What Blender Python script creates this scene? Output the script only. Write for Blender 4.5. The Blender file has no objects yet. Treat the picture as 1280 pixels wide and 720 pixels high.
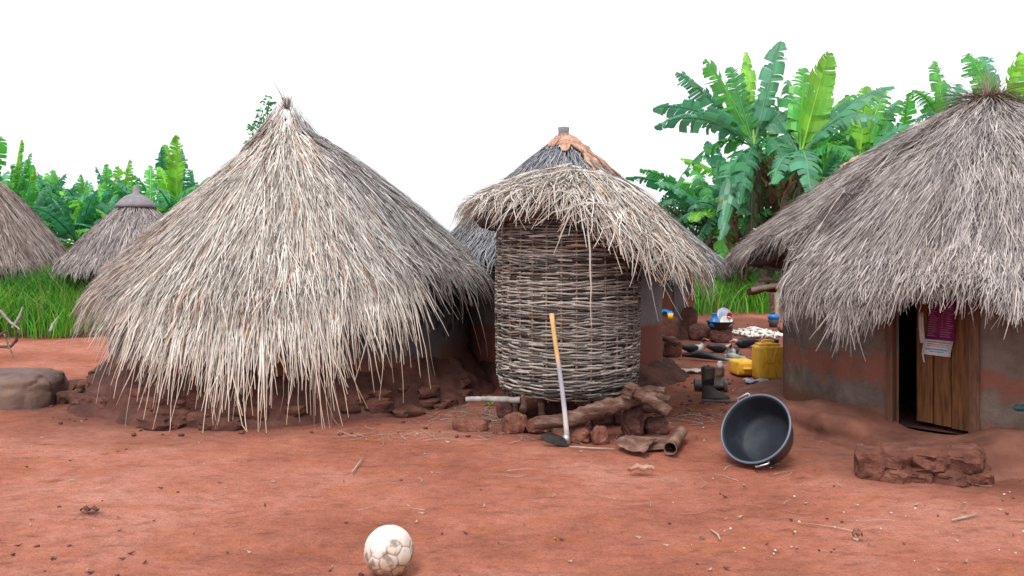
import bpy, bmesh, math, random
import numpy as np
from mathutils import Vector, Matrix, Euler

random.seed(7)
rng = np.random.default_rng(7)
PI = math.pi
R = math.radians
S = bpy.context.scene
COL = S.collection

# ------------------------------------------------------------------ camera, sky, sun, exposure
F, HZ, HC = 1000.0, 309.0, 1.45          # focal length (px at 1280), horizon row, eye height
cam = bpy.data.cameras.new('camera')
cam.sensor_width = 36.0
cam.lens = 36.0 * F / 1280.0
cam.shift_y = -(360.0 - HZ) / 1280.0
cam.clip_start, cam.clip_end = 0.05, 2000
camo = bpy.data.objects.new('camera', cam)
COL.objects.link(camo)
camo.location = (0, 0, HC)
camo.rotation_euler = (R(90), 0, 0)
S.camera = camo

SUN_EL, SUN_ROT = R(58), R(205)
W = bpy.data.worlds.new('World')
S.world = W
W.use_nodes = True
nt = W.node_tree
bg = nt.nodes['Background']
sky = nt.nodes.new('ShaderNodeTexSky')
sky.sky_type = 'NISHITA'
sky.sun_disc = False
sky.sun_elevation = SUN_EL
sky.sun_rotation = SUN_ROT
sky.air_density = 1.0
sky.dust_density = 4.0
hs = nt.nodes.new('ShaderNodeHueSaturation')      # overcast: the blue goes out of the sky
hs.inputs['Saturation'].default_value = 0.16
ov = nt.nodes.new('ShaderNodeMix')                # an even white cloud deck over it
ov.data_type = 'RGBA'
ov.inputs['Factor'].default_value = 0.6
ov.inputs['B'].default_value = (9.3, 9.5, 10.0, 1)
nt.links.new(sky.outputs[0], hs.inputs['Color'])
nt.links.new(hs.outputs[0], ov.inputs['A'])
nt.links.new(ov.outputs['Result'], bg.inputs['Color'])
bg.inputs['Strength'].default_value = 0.115

sl = bpy.data.lights.new('sun', 'SUN')
sl.energy = 1.5
sl.angle = R(20)
sl.color = (1.0, 0.965, 0.91)
so = bpy.data.objects.new('sun', sl)
COL.objects.link(so)
sd = Vector((math.sin(SUN_ROT) * math.cos(SUN_EL), math.cos(SUN_ROT) * math.cos(SUN_EL), math.sin(SUN_EL)))
so.rotation_euler = (-sd).to_track_quat('-Z', 'Y').to_euler()
so.location = sd * 30

S.view_settings.view_transform = 'Standard'
S.view_settings.look = 'None'
S.view_settings.gamma = 1.0
S.view_settings.exposure = 0.66
S.render.engine = 'CYCLES'
S.cycles.use_denoising = True
S.cycles.max_bounces = 6
S.cycles.diffuse_bounces = 3
S.cycles.transparent_max_bounces = 8

# ------------------------------------------------------------------ pixel -> place helpers
def at(px, py, d):
    return Vector(((px - 640) / F * d, d, HC - (py - HZ) / F * d))
def gd(py):
    return F * HC / (py - HZ)
def G(px, py):
    d = gd(py)
    return Vector(((px - 640) / F * d, d, 0.0))

# ------------------------------------------------------------------ numpy noise
def _hash(ix, iy, iz, seed):
    h = (ix * 374761393 + iy * 668265263 + iz * 2147483647 + seed * 974634777) & 0xffffffff
    h = ((h ^ (h >> 13)) * 1274126177) & 0xffffffff
    h = h ^ (h >> 16)
    return (h & 0xffff) / 65535.0
def vnoise(x, y, z=0.0, seed=0):
    x, y, z = np.broadcast_arrays(np.asarray(x, float), np.asarray(y, float), np.asarray(z, float))
    ix, iy, iz = np.floor(x).astype(np.int64), np.floor(y).astype(np.int64), np.floor(z).astype(np.int64)
    fx, fy, fz = x - ix, y - iy, z - iz
    fx, fy, fz = [f * f * (3 - 2 * f) for f in (fx, fy, fz)]
    r = 0
    for dx in (0, 1):
        for dy in (0, 1):
            for dz in (0, 1):
                w = (fx if dx else 1 - fx) * (fy if dy else 1 - fy) * (fz if dz else 1 - fz)
                r = r + w * _hash(ix + dx, iy + dy, iz + dz, seed)
    return r * 2 - 1
def fbm(x, y, z=0.0, seed=0, o=4):
    a, f, r = 1.0, 1.0, 0
    for k in range(o):
        r = r + a * vnoise(np.asarray(x) * f, np.asarray(y) * f, np.asarray(z) * f, seed + k)
        a *= 0.5
        f *= 2.03
    return r / 1.9

# ------------------------------------------------------------------ materials
def mat(name, cols, scale=5.0, rough=0.9, bump=0.3, bscale=40.0, bdist=0.01, attr=False, spec=0.25, metal=0.0,
        trans=0.0, stretch=None, detail=6.0, lo=0.3, hi=0.7):
    m = bpy.data.materials.new(name)
    m.use_nodes = True
    n, l = m.node_tree.nodes, m.node_tree.links
    b = n['Principled BSDF']
    b.inputs['Roughness'].default_value = rough
    b.inputs['Specular IOR Level'].default_value = spec
    b.inputs['Metallic'].default_value = metal
    tc = n.new('ShaderNodeTexCoord')
    vec = tc.outputs['Object']
    if stretch:
        mp = n.new('ShaderNodeMapping')
        mp.inputs['Scale'].default_value = stretch
        l.new(vec, mp.inputs['Vector'])
        vec = mp.outputs[0]
    nz = n.new('ShaderNodeTexNoise')
    nz.inputs['Scale'].default_value = scale
    nz.inputs['Detail'].default_value = detail
    nz.inputs['Roughness'].default_value = 0.62
    l.new(vec, nz.inputs['Vector'])
    rp = n.new('ShaderNodeValToRGB')
    el = rp.color_ramp.elements
    while len(el) < len(cols):
        el.new(0.5)
    for i, c in enumerate(cols):
        el[i].position = lo + (hi - lo) * i / max(1, len(cols) - 1)
        el[i].color = (*c, 1)
    l.new(nz.outputs['Fac'], rp.inputs['Fac'])
    out = rp.outputs['Color']
    if attr:
        at_ = n.new('ShaderNodeAttribute')
        at_.attribute_name = 'Col'
        mx = n.new('ShaderNodeMix')
        mx.data_type = 'RGBA'
        mx.blend_type = 'MULTIPLY'
        mx.inputs['Factor'].default_value = 1.0
        l.new(at_.outputs['Color'], mx.inputs['A'])
        l.new(out, mx.inputs['B'])
        out = mx.outputs['Result']
    l.new(out, b.inputs['Base Color'])
    if bump > 0:
        n2 = n.new('ShaderNodeTexNoise')
        n2.inputs['Scale'].default_value = bscale
        n2.inputs['Detail'].default_value = 8
        n2.inputs['Roughness'].default_value = 0.65
        l.new(vec, n2.inputs['Vector'])
        bp = n.new('ShaderNodeBump')
        bp.inputs['Strength'].default_value = bump
        bp.inputs['Distance'].default_value = bdist
        l.new(n2.outputs['Fac'], bp.inputs['Height'])
        l.new(bp.outputs[0], b.inputs['Normal'])
    if trans > 0:
        tr = n.new('ShaderNodeBsdfTranslucent')
        ms = n.new('ShaderNodeMixShader')
        ms.inputs[0].default_value = trans
        l.new(out, tr.inputs['Color'])
        l.new(b.outputs[0], ms.inputs[1])
        l.new(tr.outputs[0], ms.inputs[2])
        l.new(ms.outputs[0], n['Material Output'].inputs['Surface'])
    return m

def band(m, z0, z1, col, soft=0.05, nscale=6.0, namp=0.12, col2=None, amount=1.0):
    """A painted or weathered band between two heights of the thing, with a ragged edge."""
    n, l = m.node_tree.nodes, m.node_tree.links
    b = n['Principled BSDF']
    src = b.inputs['Base Color'].links[0].from_socket
    tc = n.new('ShaderNodeTexCoord')
    sx = n.new('ShaderNodeSeparateXYZ')
    l.new(tc.outputs['Object'], sx.inputs[0])
    nz = n.new('ShaderNodeTexNoise')
    nz.inputs['Scale'].default_value = nscale
    nz.inputs['Detail'].default_value = 7
    nz.inputs['Roughness'].default_value = 0.7
    l.new(tc.outputs['Object'], nz.inputs['Vector'])
    def M(op, a, b_):
        q = n.new('ShaderNodeMath')
        q.operation = op
        for i, v in enumerate((a, b_)):
            if isinstance(v, (int, float)):
                q.inputs[i].default_value = v
            else:
                l.new(v, q.inputs[i])
        return q.outputs[0]
    zz = M('ADD', sx.outputs['Z'], M('MULTIPLY', M('SUBTRACT', nz.outputs['Fac'], 0.5), namp * 4))
    def ramp(v, e0, e1):
        q = n.new('ShaderNodeMapRange')
        q.inputs['From Min'].default_value = e0
        q.inputs['From Max'].default_value = e1
        l.new(v, q.inputs['Value'])
        return q.outputs[0]
    k = M('MULTIPLY', ramp(zz, z0 - soft, z0 + soft), M('SUBTRACT', 1.0, ramp(zz, z1 - soft, z1 + soft)))
    k = M('MULTIPLY', k, amount)
    mx = n.new('ShaderNodeMix')
    mx.data_type = 'RGBA'
    l.new(k, mx.inputs['Factor'])
    l.new(src, mx.inputs['A'])
    mx.inputs['B'].default_value = (*col, 1)
    l.new(mx.outputs['Result'], b.inputs['Base Color'])
    return m

M = {}
M['straw'] = mat('straw', [(.62, .60, .58), (1, 1, 1)], scale=9, rough=0.75, bump=0, attr=True, spec=0.2, stretch=(1, 1, .25))
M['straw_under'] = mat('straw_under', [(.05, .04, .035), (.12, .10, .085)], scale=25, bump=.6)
M['soil'] = None
M['clod'] = mat('clod', [(.055, .022, .018), (.125, .05, .037), (.20, .085, .062)], scale=4, bump=.9, bscale=22, bdist=.03)
M['red_stone'] = mat('red_stone', [(.10, .04, .03), (.22, .085, .06), (.33, .15, .11)], scale=7, bump=1.0, bscale=30, bdist=.03)
M['dark_stone'] = mat('dark_stone', [(.045, .022, .02), (.12, .05, .042), (.19, .085, .07)], scale=6, bump=1.0, bscale=26, bdist=.035)
M['bark'] = mat('bark', [(.04, .02, .016), (.12, .06, .045), (.26, .17, .14)], scale=16, bump=1.0, bscale=45, bdist=.02, stretch=(.35, 1, 1.3))
M['pale_wood'] = mat('pale_wood', [(.28, .22, .17), (.45, .36, .28)], scale=14, bump=.4, bscale=60, bdist=.004)
M['grey_wood'] = mat('grey_wood', [(.16, .14, .13), (.36, .33, .31)], scale=14, bump=.5, bscale=60, bdist=.004)
M['withy'] = mat('withy', [(.6, .58, .55), (1, 1, 1)], scale=24, rough=.85, bump=.5, bscale=90, bdist=.004, attr=True)
M['black_plastic'] = mat('black_plastic', [(.012, .014, .018), (.03, .034, .04)], scale=5, rough=.42, bump=.08, bscale=60, bdist=.003, spec=.5)
M['basin_inside'] = mat('basin_inside', [(.006, .008, .013), (.012, .016, .024), (.03, .036, .046)], scale=4.5, rough=.6, bump=.05, bscale=60, spec=.3)
M['steel'] = mat('steel', [(.35, .36, .38), (.55, .56, .58)], scale=20, rough=.4, bump=.1, metal=.8)
M['hoe_iron'] = mat('hoe_iron', [(.015, .014, .014), (.05, .042, .04)], scale=12, rough=.6, bump=.3, bscale=50, bdist=.003, metal=.3)
M['rubber'] = mat('rubber', [(.035, .03, .03), (.07, .058, .055)], scale=9, rough=.5, bump=.15, bscale=40, bdist=.004, spec=.4)
M['yellow'] = mat('yellow_plastic', [(.50, .22, .02), (.82, .43, .03), (.85, .52, .07)], scale=7, rough=.5, bump=.15, bscale=30, bdist=.004, spec=.4, lo=.28, hi=.55)
M['white_scrap'] = mat('white_scrap', [(.5, .48, .43), (.75, .73, .68)], scale=20, bump=.3, bscale=80, bdist=.004)
M['rust'] = mat('rust', [(.07, .034, .025), (.18, .092, .068), (.33, .21, .17)], scale=8, rough=.65, bump=.3, bscale=40, bdist=.004, metal=.2)
M['door_wood'] = mat('door_wood', [(.055, .022, .01), (.14, .058, .022), (.21, .095, .038)], scale=7, rough=.6, bump=.35, bscale=30, bdist=.004, stretch=(6, 6, .6))
M['frame_wood'] = mat('frame_wood', [(.075, .035, .022), (.17, .08, .05)], scale=9, rough=.75, bump=.4, bscale=40, bdist=.004, stretch=(5, 5, .7))
M['attr'] = mat('coloured', [(.8, .8, .8), (1, 1, 1)], scale=14, rough=.7, bump=.25, bscale=60, bdist=.003, attr=True)
M['attr_gloss'] = mat('coloured_gloss', [(.9, .9, .9), (1, 1, 1)], scale=14, rough=.35, bump=.05, bscale=60, bdist=.003, attr=True, spec=.5)
M['ball'] = mat('worn_leather', [(.8, .77, .74), (1, 1, 1)], scale=30, rough=.7, bump=.5, bscale=90, bdist=.003, attr=True)
M['feather'] = mat('feather', [(.75, .75, .8), (1, 1, 1)], scale=40, rough=.5, bump=.4, bscale=80, bdist=.004, attr=True, spec=.4)
M['leaf'] = mat('banana_leaf', [(.72, .78, .75), (1, 1, 1)], scale=3, rough=.36, bump=.25, bscale=14, bdist=.01, attr=True, spec=.5, trans=.45)
M['grass'] = mat('grass_blade', [(.7, .75, .7), (1, 1, 1)], scale=3, rough=.5, bump=0, attr=True, spec=.3, trans=.35)
M['banana_stem'] = mat('banana_stem', [(.02, .016, .014), (.05, .05, .03), (.09, .11, .05)], scale=4, rough=.6, bump=.4, bscale=20, stretch=(4, 4, .5))
M['blue_plastic'] = mat('blue_plastic', [(.01, .14, .42), (.02, .22, .58)], scale=6, rough=.35, bump=0, spec=.5)
M['grey_plastic'] = mat('grey_plastic', [(.06, .055, .065), (.11, .10, .115)], scale=8, rough=.5, bump=.1)
M['clay'] = mat('clay', [(.20, .085, .05), (.36, .18, .12)], scale=8, bump=.3, bscale=50, bdist=.004)
M['bark_cloth'] = mat('bark_cloth', [(.26, .12, .075), (.46, .27, .19), (.58, .40, .31)], scale=7, bump=.6, bscale=25, bdist=.015, stretch=(1, 3, 1))
M['grey_pot'] = mat('grey_pot', [(.16, .15, .16), (.26, .25, .27)], scale=10, bump=.3)

# walls (coordinates of a hut run from its base)
M['wall_brown'] = mat('mud_plaster_brown', [(.095, .066, .053), (.15, .112, .095), (.20, .155, .132)], scale=4.5, bump=.9, bscale=18, bdist=.02, detail=12)
band(M['wall_brown'], .40, .60, (.24, .078, .05), soft=.03, nscale=5.5, namp=.16, amount=.7)
band(M['wall_brown'], -.5, .22, (.17, .075, .05), soft=.05, nscale=4, namp=.05)
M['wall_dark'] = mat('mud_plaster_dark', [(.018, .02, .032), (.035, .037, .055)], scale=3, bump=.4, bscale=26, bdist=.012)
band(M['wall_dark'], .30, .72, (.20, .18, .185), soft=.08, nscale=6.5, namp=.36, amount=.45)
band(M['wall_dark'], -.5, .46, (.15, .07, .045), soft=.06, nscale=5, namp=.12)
M['wall_red'] = mat('mud_plaster_grey_over_red', [(.17, .15, .16), (.24, .22, .23)], scale=3, bump=.4, bscale=26, bdist=.012)
band(M['wall_red'], -.5, .62, (.23, .085, .065), soft=.03, nscale=3, namp=.05)
M['wall_far'] = mat('mud_plaster_far', [(.06, .05, .055), (.10, .085, .085)], scale=3, bump=.4, bscale=26, bdist=.012)
band(M['wall_far'], -.5, .72, (.17, .06, .045), soft=.04, nscale=3, namp=.06)
M['plinth'] = mat('packed_red_mud', [(.04, .017, .015), (.09, .036, .028), (.155, .066, .05)], scale=3.5, bump=.8, bscale=24, bdist=.02)
M['red_clod'] = mat('red_clod', [(.07, .026, .019), (.16, .06, .042), (.25, .105, .075)], scale=6, bump=1.0, bscale=26, bdist=.03)
M['plinth_warm'] = mat('packed_red_mud_smooth', [(.09, .034, .024), (.17, .068, .046), (.25, .11, .078)], scale=2.6, bump=.5, bscale=24, bdist=.012)
M['mound'] = mat('grey_mud', [(.075, .05, .044), (.15, .10, .085), (.24, .145, .105)], scale=2.5, bump=.6, bscale=16, bdist=.02)

def soil_material():
    m = bpy.data.materials.new('red_soil')
    m.use_nodes = True
    n, l = m.node_tree.nodes, m.node_tree.links
    b = n['Principled BSDF']
    b.inputs['Roughness'].default_value = .95
    b.inputs['Specular IOR Level'].default_value = .15
    tc = n.new('ShaderNodeTexCoord')
    def noise(sc, det=7, rough=.62, st=None):
        v = tc.outputs['Object']
        if st:
            mp = n.new('ShaderNodeMapping')
            mp.inputs['Scale'].default_value = st
            l.new(v, mp.inputs['Vector'])
            v = mp.outputs[0]
        q = n.new('ShaderNodeTexNoise')
        q.inputs['Scale'].default_value = sc
        q.inputs['Detail'].default_value = det
        q.inputs['Roughness'].default_value = rough
        l.new(v, q.inputs['Vector'])
        return q.outputs['Fac']
    def ramp(f, stops):
        q = n.new('ShaderNodeValToRGB')
        e = q.color_ramp.elements
        while len(e) < len(stops):
            e.new(.5)
        for i, (p, c) in enumerate(stops):
            e[i].position = p
            e[i].color = (*c, 1)
        l.new(f, q.inputs['Fac'])
        return q.outputs['Color']
    def mix(a, b_, f, mode='MIX'):
        q = n.new('ShaderNodeMix')
        q.data_type = 'RGBA'
        q.blend_type = mode
        if isinstance(f, float):
            q.inputs['Factor'].default_value = f
        else:
            l.new(f, q.inputs['Factor'])
        l.new(a, q.inputs['A'])
        l.new(b_, q.inputs['B'])
        return q.outputs['Result']
    big = ramp(noise(.55, 5), [(.32, (.22, .068, .043)), (.5, (.385, .140, .092)), (.68, (.49, .222, .165))])
    orange = ramp(noise(3.1, 6), [(0, (.34, .098, .042)), (1, (.42, .145, .068))])
    fo = ramp(noise(2.3, 8, .7, (1, 2.2, 1)), [(.52, (0, 0, 0)), (.68, (.75, .75, .75))])
    c = mix(big, orange, fo)
    dark = ramp(noise(5, 4), [(0, (.15, .055, .04)), (1, (.22, .085, .06))])
    fd = ramp(noise(3.7, 9, .72, (1, 2.6, 1)), [(.53, (0, 0, 0)), (.68, (.8, .8, .8))])
    c = mix(c, dark, fd)
    mid = ramp(noise(11, 8, .78, (1, 1.5, 1)), [(.30, (.62, .58, .56)), (.5, (1, 1, 1)), (.70, (1.22, 1.22, 1.24))])
    c = mix(c, mid, .8, 'MULTIPLY')
    fine = ramp(noise(70, 8, .8), [(.28, (.45, .42, .40)), (.5, (1, 1, 1)), (.72, (1.3, 1.3, 1.28))])
    c = mix(c, fine, .85, 'MULTIPLY')
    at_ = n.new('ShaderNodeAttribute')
    at_.attribute_name = 'dark_soil'
    dark_soil = ramp(noise(6, 6), [(.3, (.10, .036, .026)), (.7, (.17, .066, .048))])
    c = mix(c, dark_soil, at_.outputs['Fac'])
    l.new(c, b.inputs['Base Color'])
    bp = n.new('ShaderNodeBump')
    bp.inputs['Strength'].default_value = .8
    bp.inputs['Distance'].default_value = .018
    mh = n.new('ShaderNodeMath')
    mh.operation = 'ADD'
    l.new(noise(14, 9, .7, (1, 1.6, 1)), mh.inputs[0])
    l.new(noise(75, 6, .7), mh.inputs[1])
    l.new(mh.outputs[0], bp.inputs['Height'])
    l.new(bp.outputs[0], b.inputs['Normal'])
    return m
M['soil'] = soil_material()

# ------------------------------------------------------------------ mesh helpers
def raw_mesh(name, V, FQ, cols=None, smooth=False):
    """Vertices and equal-sized faces (numpy) to a mesh, quickly."""
    V = np.ascontiguousarray(V, dtype=np.float32)
    FQ = np.ascontiguousarray(FQ, dtype=np.int32)
    me = bpy.data.meshes.new(name)
    me.vertices.add(len(V))
    me.vertices.foreach_set('co', V.ravel())
    k = FQ.shape[1]
    me.loops.add(FQ.size)
    me.loops.foreach_set('vertex_index', FQ.ravel())
    me.polygons.add(len(FQ))
    me.polygons.foreach_set('loop_start', np.arange(0, FQ.size, k, dtype=np.int32))
    if cols is not None:
        a = me.attributes.new('Col', 'FLOAT_COLOR', 'POINT')
        c4 = np.ones((len(V), 4), np.float32)
        c4[:, :3] = cols
        a.data.foreach_set('color', c4.ravel())
    me.update(calc_edges=True)
    if smooth:
        me.polygons.foreach_set('use_smooth', np.ones(len(FQ), bool))
    return me

class MB:
    """Collects quads and polygons with a colour per vertex."""
    def __init__(self):
        self.v, self.f, self.c = [], [], []
    def add(self, vs, fs, col=(1, 1, 1)):
        o = len(self.v)
        self.v.extend([tuple(map(float, p)) for p in vs])
        self.f.extend([tuple(i + o for i in f) for f in fs])
        if len(vs) and hasattr(col, '__len__') and hasattr(col[0], '__len__'):
            self.c.extend([tuple(c) for c in col])
        else:
            self.c.extend([tuple(col)] * len(vs))
    def tube(self, pts, rad, n=8, col=(1, 1, 1), flat=1.0, cap=True, up=None):
        pts = [Vector(p) for p in pts]
        m = len(pts)
        if not hasattr(rad, '__len__'):
            rad = [rad] * m
        vs, fs = [], []
        prev = None
        for i, p in enumerate(pts):
            t = (pts[min(i + 1, m - 1)] - pts[max(i - 1, 0)]).normalized()
            ref = prev if prev is not None else (Vector(up) if up else (Vector((0, 0, 1)) if abs(t.z) < .9 else Vector((1, 0, 0))))
            a = (ref - t * ref.dot(t)).normalized()
            prev = a
            b = t.cross(a)
            for k in range(n):
                q = 2 * PI * k / n
                vs.append(p + a * math.cos(q) * rad[i] * flat + b * math.sin(q) * rad[i])
        for i in range(m - 1):
            for k in range(n):
                k2 = (k + 1) % n
                fs.append((i * n + k, i * n + k2, (i + 1) * n + k2, (i + 1) * n + k))
        if cap:
            fs.append(tuple(range(n - 1, -1, -1)))
            fs.append(tuple((m - 1) * n + k for k in range(n)))
        self.add(vs, fs, col)
    def box(self, c, size, rot=None, col=(1, 1, 1), bev=0.0):
        bm = bmesh.new()
        bmesh.ops.create_cube(bm, size=1)
        bmesh.ops.scale(bm, vec=size, verts=bm.verts)
        if bev:
            bmesh.ops.bevel(bm, geom=bm.edges[:], offset=bev, segments=2, affect='EDGES', profile=.6)
        mt = Matrix.Translation(Vector(c))
        if rot is not None:
            mt = mt @ (rot.to_4x4() if isinstance(rot, Matrix) else Euler(rot).to_matrix().to_4x4())
        bmesh.ops.transform(bm, matrix=mt, verts=bm.verts)
        bm.verts.index_update()
        self.add([v.co for v in bm.verts], [[v.index for v in f.verts] for f in bm.faces], col)
        bm.free()
    def lathe(self, prof, n=32, mtx=None, col=(1, 1, 1), jit=0.0):
        vs, fs = [], []
        mtx = mtx or Matrix.Identity(4)
        for (r, z) in prof:
            for k in range(n):
                q = 2 * PI * k / n
                vs.append(mtx @ Vector((r * math.cos(q), r * math.sin(q), z)))
        for i in range(len(prof) - 1):
            for k in range(n):
                k2 = (k + 1) % n
                fs.append((i * n + k, i * n + k2, (i + 1) * n + k2, (i + 1) * n + k))
        if prof[0][0] > 1e-4:
            pass
        self.add(vs, fs, col)
    def rock(self, c, size, rot=0, seed=0, col=(1, 1, 1), sub=3, rough=.28, blocky=.35):
        bm = bmesh.new()
        bmesh.ops.create_icosphere(bm, subdivisions=sub, radius=1)
        P = np.array([v.co[:] for v in bm.verts])
        e = 1 - blocky * .6
        P = np.sign(P) * np.abs(P) ** e
        d = 1 + rough * fbm(P[:, 0] * 1.3, P[:, 1] * 1.3, P[:, 2] * 1.3, seed, 3) + rough * .45 * fbm(P[:, 0] * 4, P[:, 1] * 4, P[:, 2] * 4, seed + 9, 3) - rough * .35 * np.clip(.16 - np.abs(vnoise(P[:, 0] * 2.2, P[:, 1] * 2.2, P[:, 2] * 2.2, seed + 4)), 0, 1) / .16 * .6
        P = P * d[:, None] * np.array(size) / 2
        cr, sr = math.cos(rot), math.sin(rot)
        Q = P.copy()
        Q[:, 0] = P[:, 0] * cr - P[:, 1] * sr
        Q[:, 1] = P[:, 0] * sr + P[:, 1] * cr
        Q += np.array(c)
        self.add(Q, [[v.index for v in f.verts] for f in bm.faces], col)
        bm.free()
    def build(self, name, m, root=None, smooth=True, base=None, angle=None):
        V = np.array(self.v, float)
        off = np.array(root.location if root is not None and base is None else (base if base is not None else (0, 0, 0)), float)
        r2 = root
        if root is not None and root.parent is not None and base is None:
            off = off + np.array(root.parent.location)
        V = V - off
        me = bpy.data.meshes.new(name)
        me.from_pydata([tuple(p) for p in V], [], self.f)
        a = me.attributes.new('Col', 'FLOAT_COLOR', 'POINT')
        c4 = np.ones((len(V), 4), np.float32)
        c4[:, :3] = np.array(self.c, np.float32)
        a.data.foreach_set('color', c4.ravel())
        if smooth:
            me.polygons.foreach_set('use_smooth', np.ones(len(me.polygons), bool))
            if angle:
                me.set_sharp_from_angle(angle=R(angle))
        me.update()
        o = bpy.data.objects.new(name, me)
        COL.objects.link(o)
        me.materials.append(m)
        if root is not None:
            o.parent = root
        elif base is not None:
            o.location = base
        return o

def tag(o, label=None, cat=None, group=None, kind=None):
    if label: o['label'] = label
    if cat: o['category'] = cat
    if group: o['group'] = group
    if kind: o['kind'] = kind
    return o
def thing(name, label, cat, loc, group=None):
    o = bpy.data.objects.new(name, None)
    COL.objects.link(o)
    o.location = loc
    o.empty_display_size = .2
    return tag(o, label, cat, group)
def link_mesh(name, me, m, root=None):
    o = bpy.data.objects.new(name, me)
    COL.objects.link(o)
    me.materials.append(m)
    if root is not None:
        o.parent = root
    return o
def single(mb, name, m, label, cat, base, group=None, smooth=True, angle=None):
    return tag(mb.build(name, m, base=Vector(base), smooth=smooth, angle=angle), label, cat, group)
def copy_tree(o, loc, parent=None):
    c = o.copy()
    COL.objects.link(c)
    if parent is not None:
        c.parent = parent
    else:
        c.location = loc
    for ch in [x for x in S.objects if x.parent == o]:
        copy_tree(ch, None, c)
    return c

def ribbons(P, hw, side, cols, taper=None, fold=.5):
    """Many folded blades at once: P (n,k,3) centre lines, hw (n,) half widths, side (n,k,3)."""
    n, k, _ = P.shape
    T = np.gradient(P, axis=1)
    T /= np.linalg.norm(T, axis=2, keepdims=True) + 1e-9
    side = side - T * np.sum(side * T, axis=2, keepdims=True)
    side /= np.linalg.norm(side, axis=2, keepdims=True) + 1e-9
    N = np.cross(side, T)
    if taper is None:
        taper = np.linspace(1, .35, k)
    w = hw[:, None, None] * np.asarray(taper)[None, :, None]
    V = np.stack([P - side * w, P + N * w * fold, P + side * w], axis=2)      # n,k,3,3
    V = V.reshape(-1, 3)
    base = (np.arange(n) * k * 3)[:, None, None] + (np.arange(k - 1) * 3)[None, :, None] + np.arange(2)[None, None, :]
    base = base.reshape(-1)
    Q = np.stack([base, base + 1, base + 4, base + 3], axis=1)
    if cols.ndim == 2:
        C = np.repeat(cols, k * 3, axis=0)
    else:
        C = np.repeat(cols.reshape(-1, 3), 3, axis=0)
    return V, Q, C

# ------------------------------------------------------------------ ground
HUTS = []          # (x, y, dark soil radius, strength)
MAIN = Vector((-2.30, 8.6, 0))
RIGHT = Vector((4.17, 7.0, 0))
GRAN = Vector((0.475, 6.85, 0))
HB = Vector((.60, 9.3, 0))
HCC = Vector((1.79, 13.8, 0))
def axis(lo, hi, step, far, grow=1.18):
    a = list(np.arange(lo, hi + step / 2, step))
    d, x = step, hi
    while x < far:
        d *= grow
        x += d
        a.append(x)
    d, x, b = step, lo, []
    while x > -far:
        d *= grow
        x -= d
        b.append(x)
    return np.array(b[::-1] + a)
_fr = random.Random(91)
FEET = []
for _k in range(90):                                     # old footprints and scuffs pressed into the dry mud
    _y = _fr.uniform(3.1, 6.4)
    FEET.append((_fr.uniform(-.62, .62) * _y, _y, _fr.uniform(0, PI), _fr.uniform(.003, .010)))
def ground_z(x, y):
    x, y = np.asarray(x, float), np.asarray(y, float)
    near = np.clip((26 - np.hypot(x, y)) / 8, 0, 1)
    z = .022 * fbm(x * .8, y * .8, 0, 3, 3) + .013 * fbm(x * 3.5, y * 5.5, 0, 11, 3) + .009 * fbm(x * 11, y * 15, 0, 21, 2)
    if z.ndim == 2 or z.size > 50000:
        for fx, fy, fa, fd in FEET:
            c_, s_ = math.cos(fa), math.sin(fa)
            ux, uy = (x - fx) * c_ + (y - fy) * s_, -(x - fx) * s_ + (y - fy) * c_
            z = z + fd * (-np.exp(-((ux / .115) ** 4 + (uy / .045) ** 4)) + .35 * np.exp(-(((np.hypot(ux / .14, uy / .065) - 1) / .22) ** 2)))
    return z * near - .006
gx, gy = axis(-5.5, 5.5, .035, 420), axis(2.2, 13.0, .035, 420)
X, Y = np.meshgrid(gx, gy)
Zg = ground_z(X, Y)
nx, ny = len(gx), len(gy)
ii = (np.arange(ny - 1)[:, None] * nx + np.arange(nx - 1)[None, :]).ravel()
me = raw_mesh('ground', np.stack([X, Y, Zg], -1).reshape(-1, 3), np.stack([ii, ii + 1, ii + nx + 1, ii + nx], 1), smooth=True)
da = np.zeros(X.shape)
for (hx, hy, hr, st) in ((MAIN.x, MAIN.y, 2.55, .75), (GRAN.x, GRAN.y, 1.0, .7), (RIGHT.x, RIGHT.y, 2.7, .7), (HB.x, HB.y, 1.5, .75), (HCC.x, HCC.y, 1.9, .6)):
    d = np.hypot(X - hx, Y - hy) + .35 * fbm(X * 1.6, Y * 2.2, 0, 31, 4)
    da = np.maximum(da, st * np.clip((hr + .35 - d) / .7, 0, 1))  # soil colour darkens in a ragged ring round each hut and the granary
yard = np.clip((.95 - np.hypot((X - 3.4) / 2.6, (Y - 14.5) / 8.5) + .35 * fbm(X * 1.3, Y * 1.3, 0, 55, 4)) / .5, 0, 1)   # darker soil over the yard behind
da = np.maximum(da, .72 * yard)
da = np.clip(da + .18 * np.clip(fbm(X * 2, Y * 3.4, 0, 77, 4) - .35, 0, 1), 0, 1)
a = me.attributes.new('dark_soil', 'FLOAT', 'POINT')
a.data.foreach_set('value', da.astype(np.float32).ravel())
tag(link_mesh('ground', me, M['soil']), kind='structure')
def gz(x, y):
    return float(ground_z(x, y))

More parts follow.
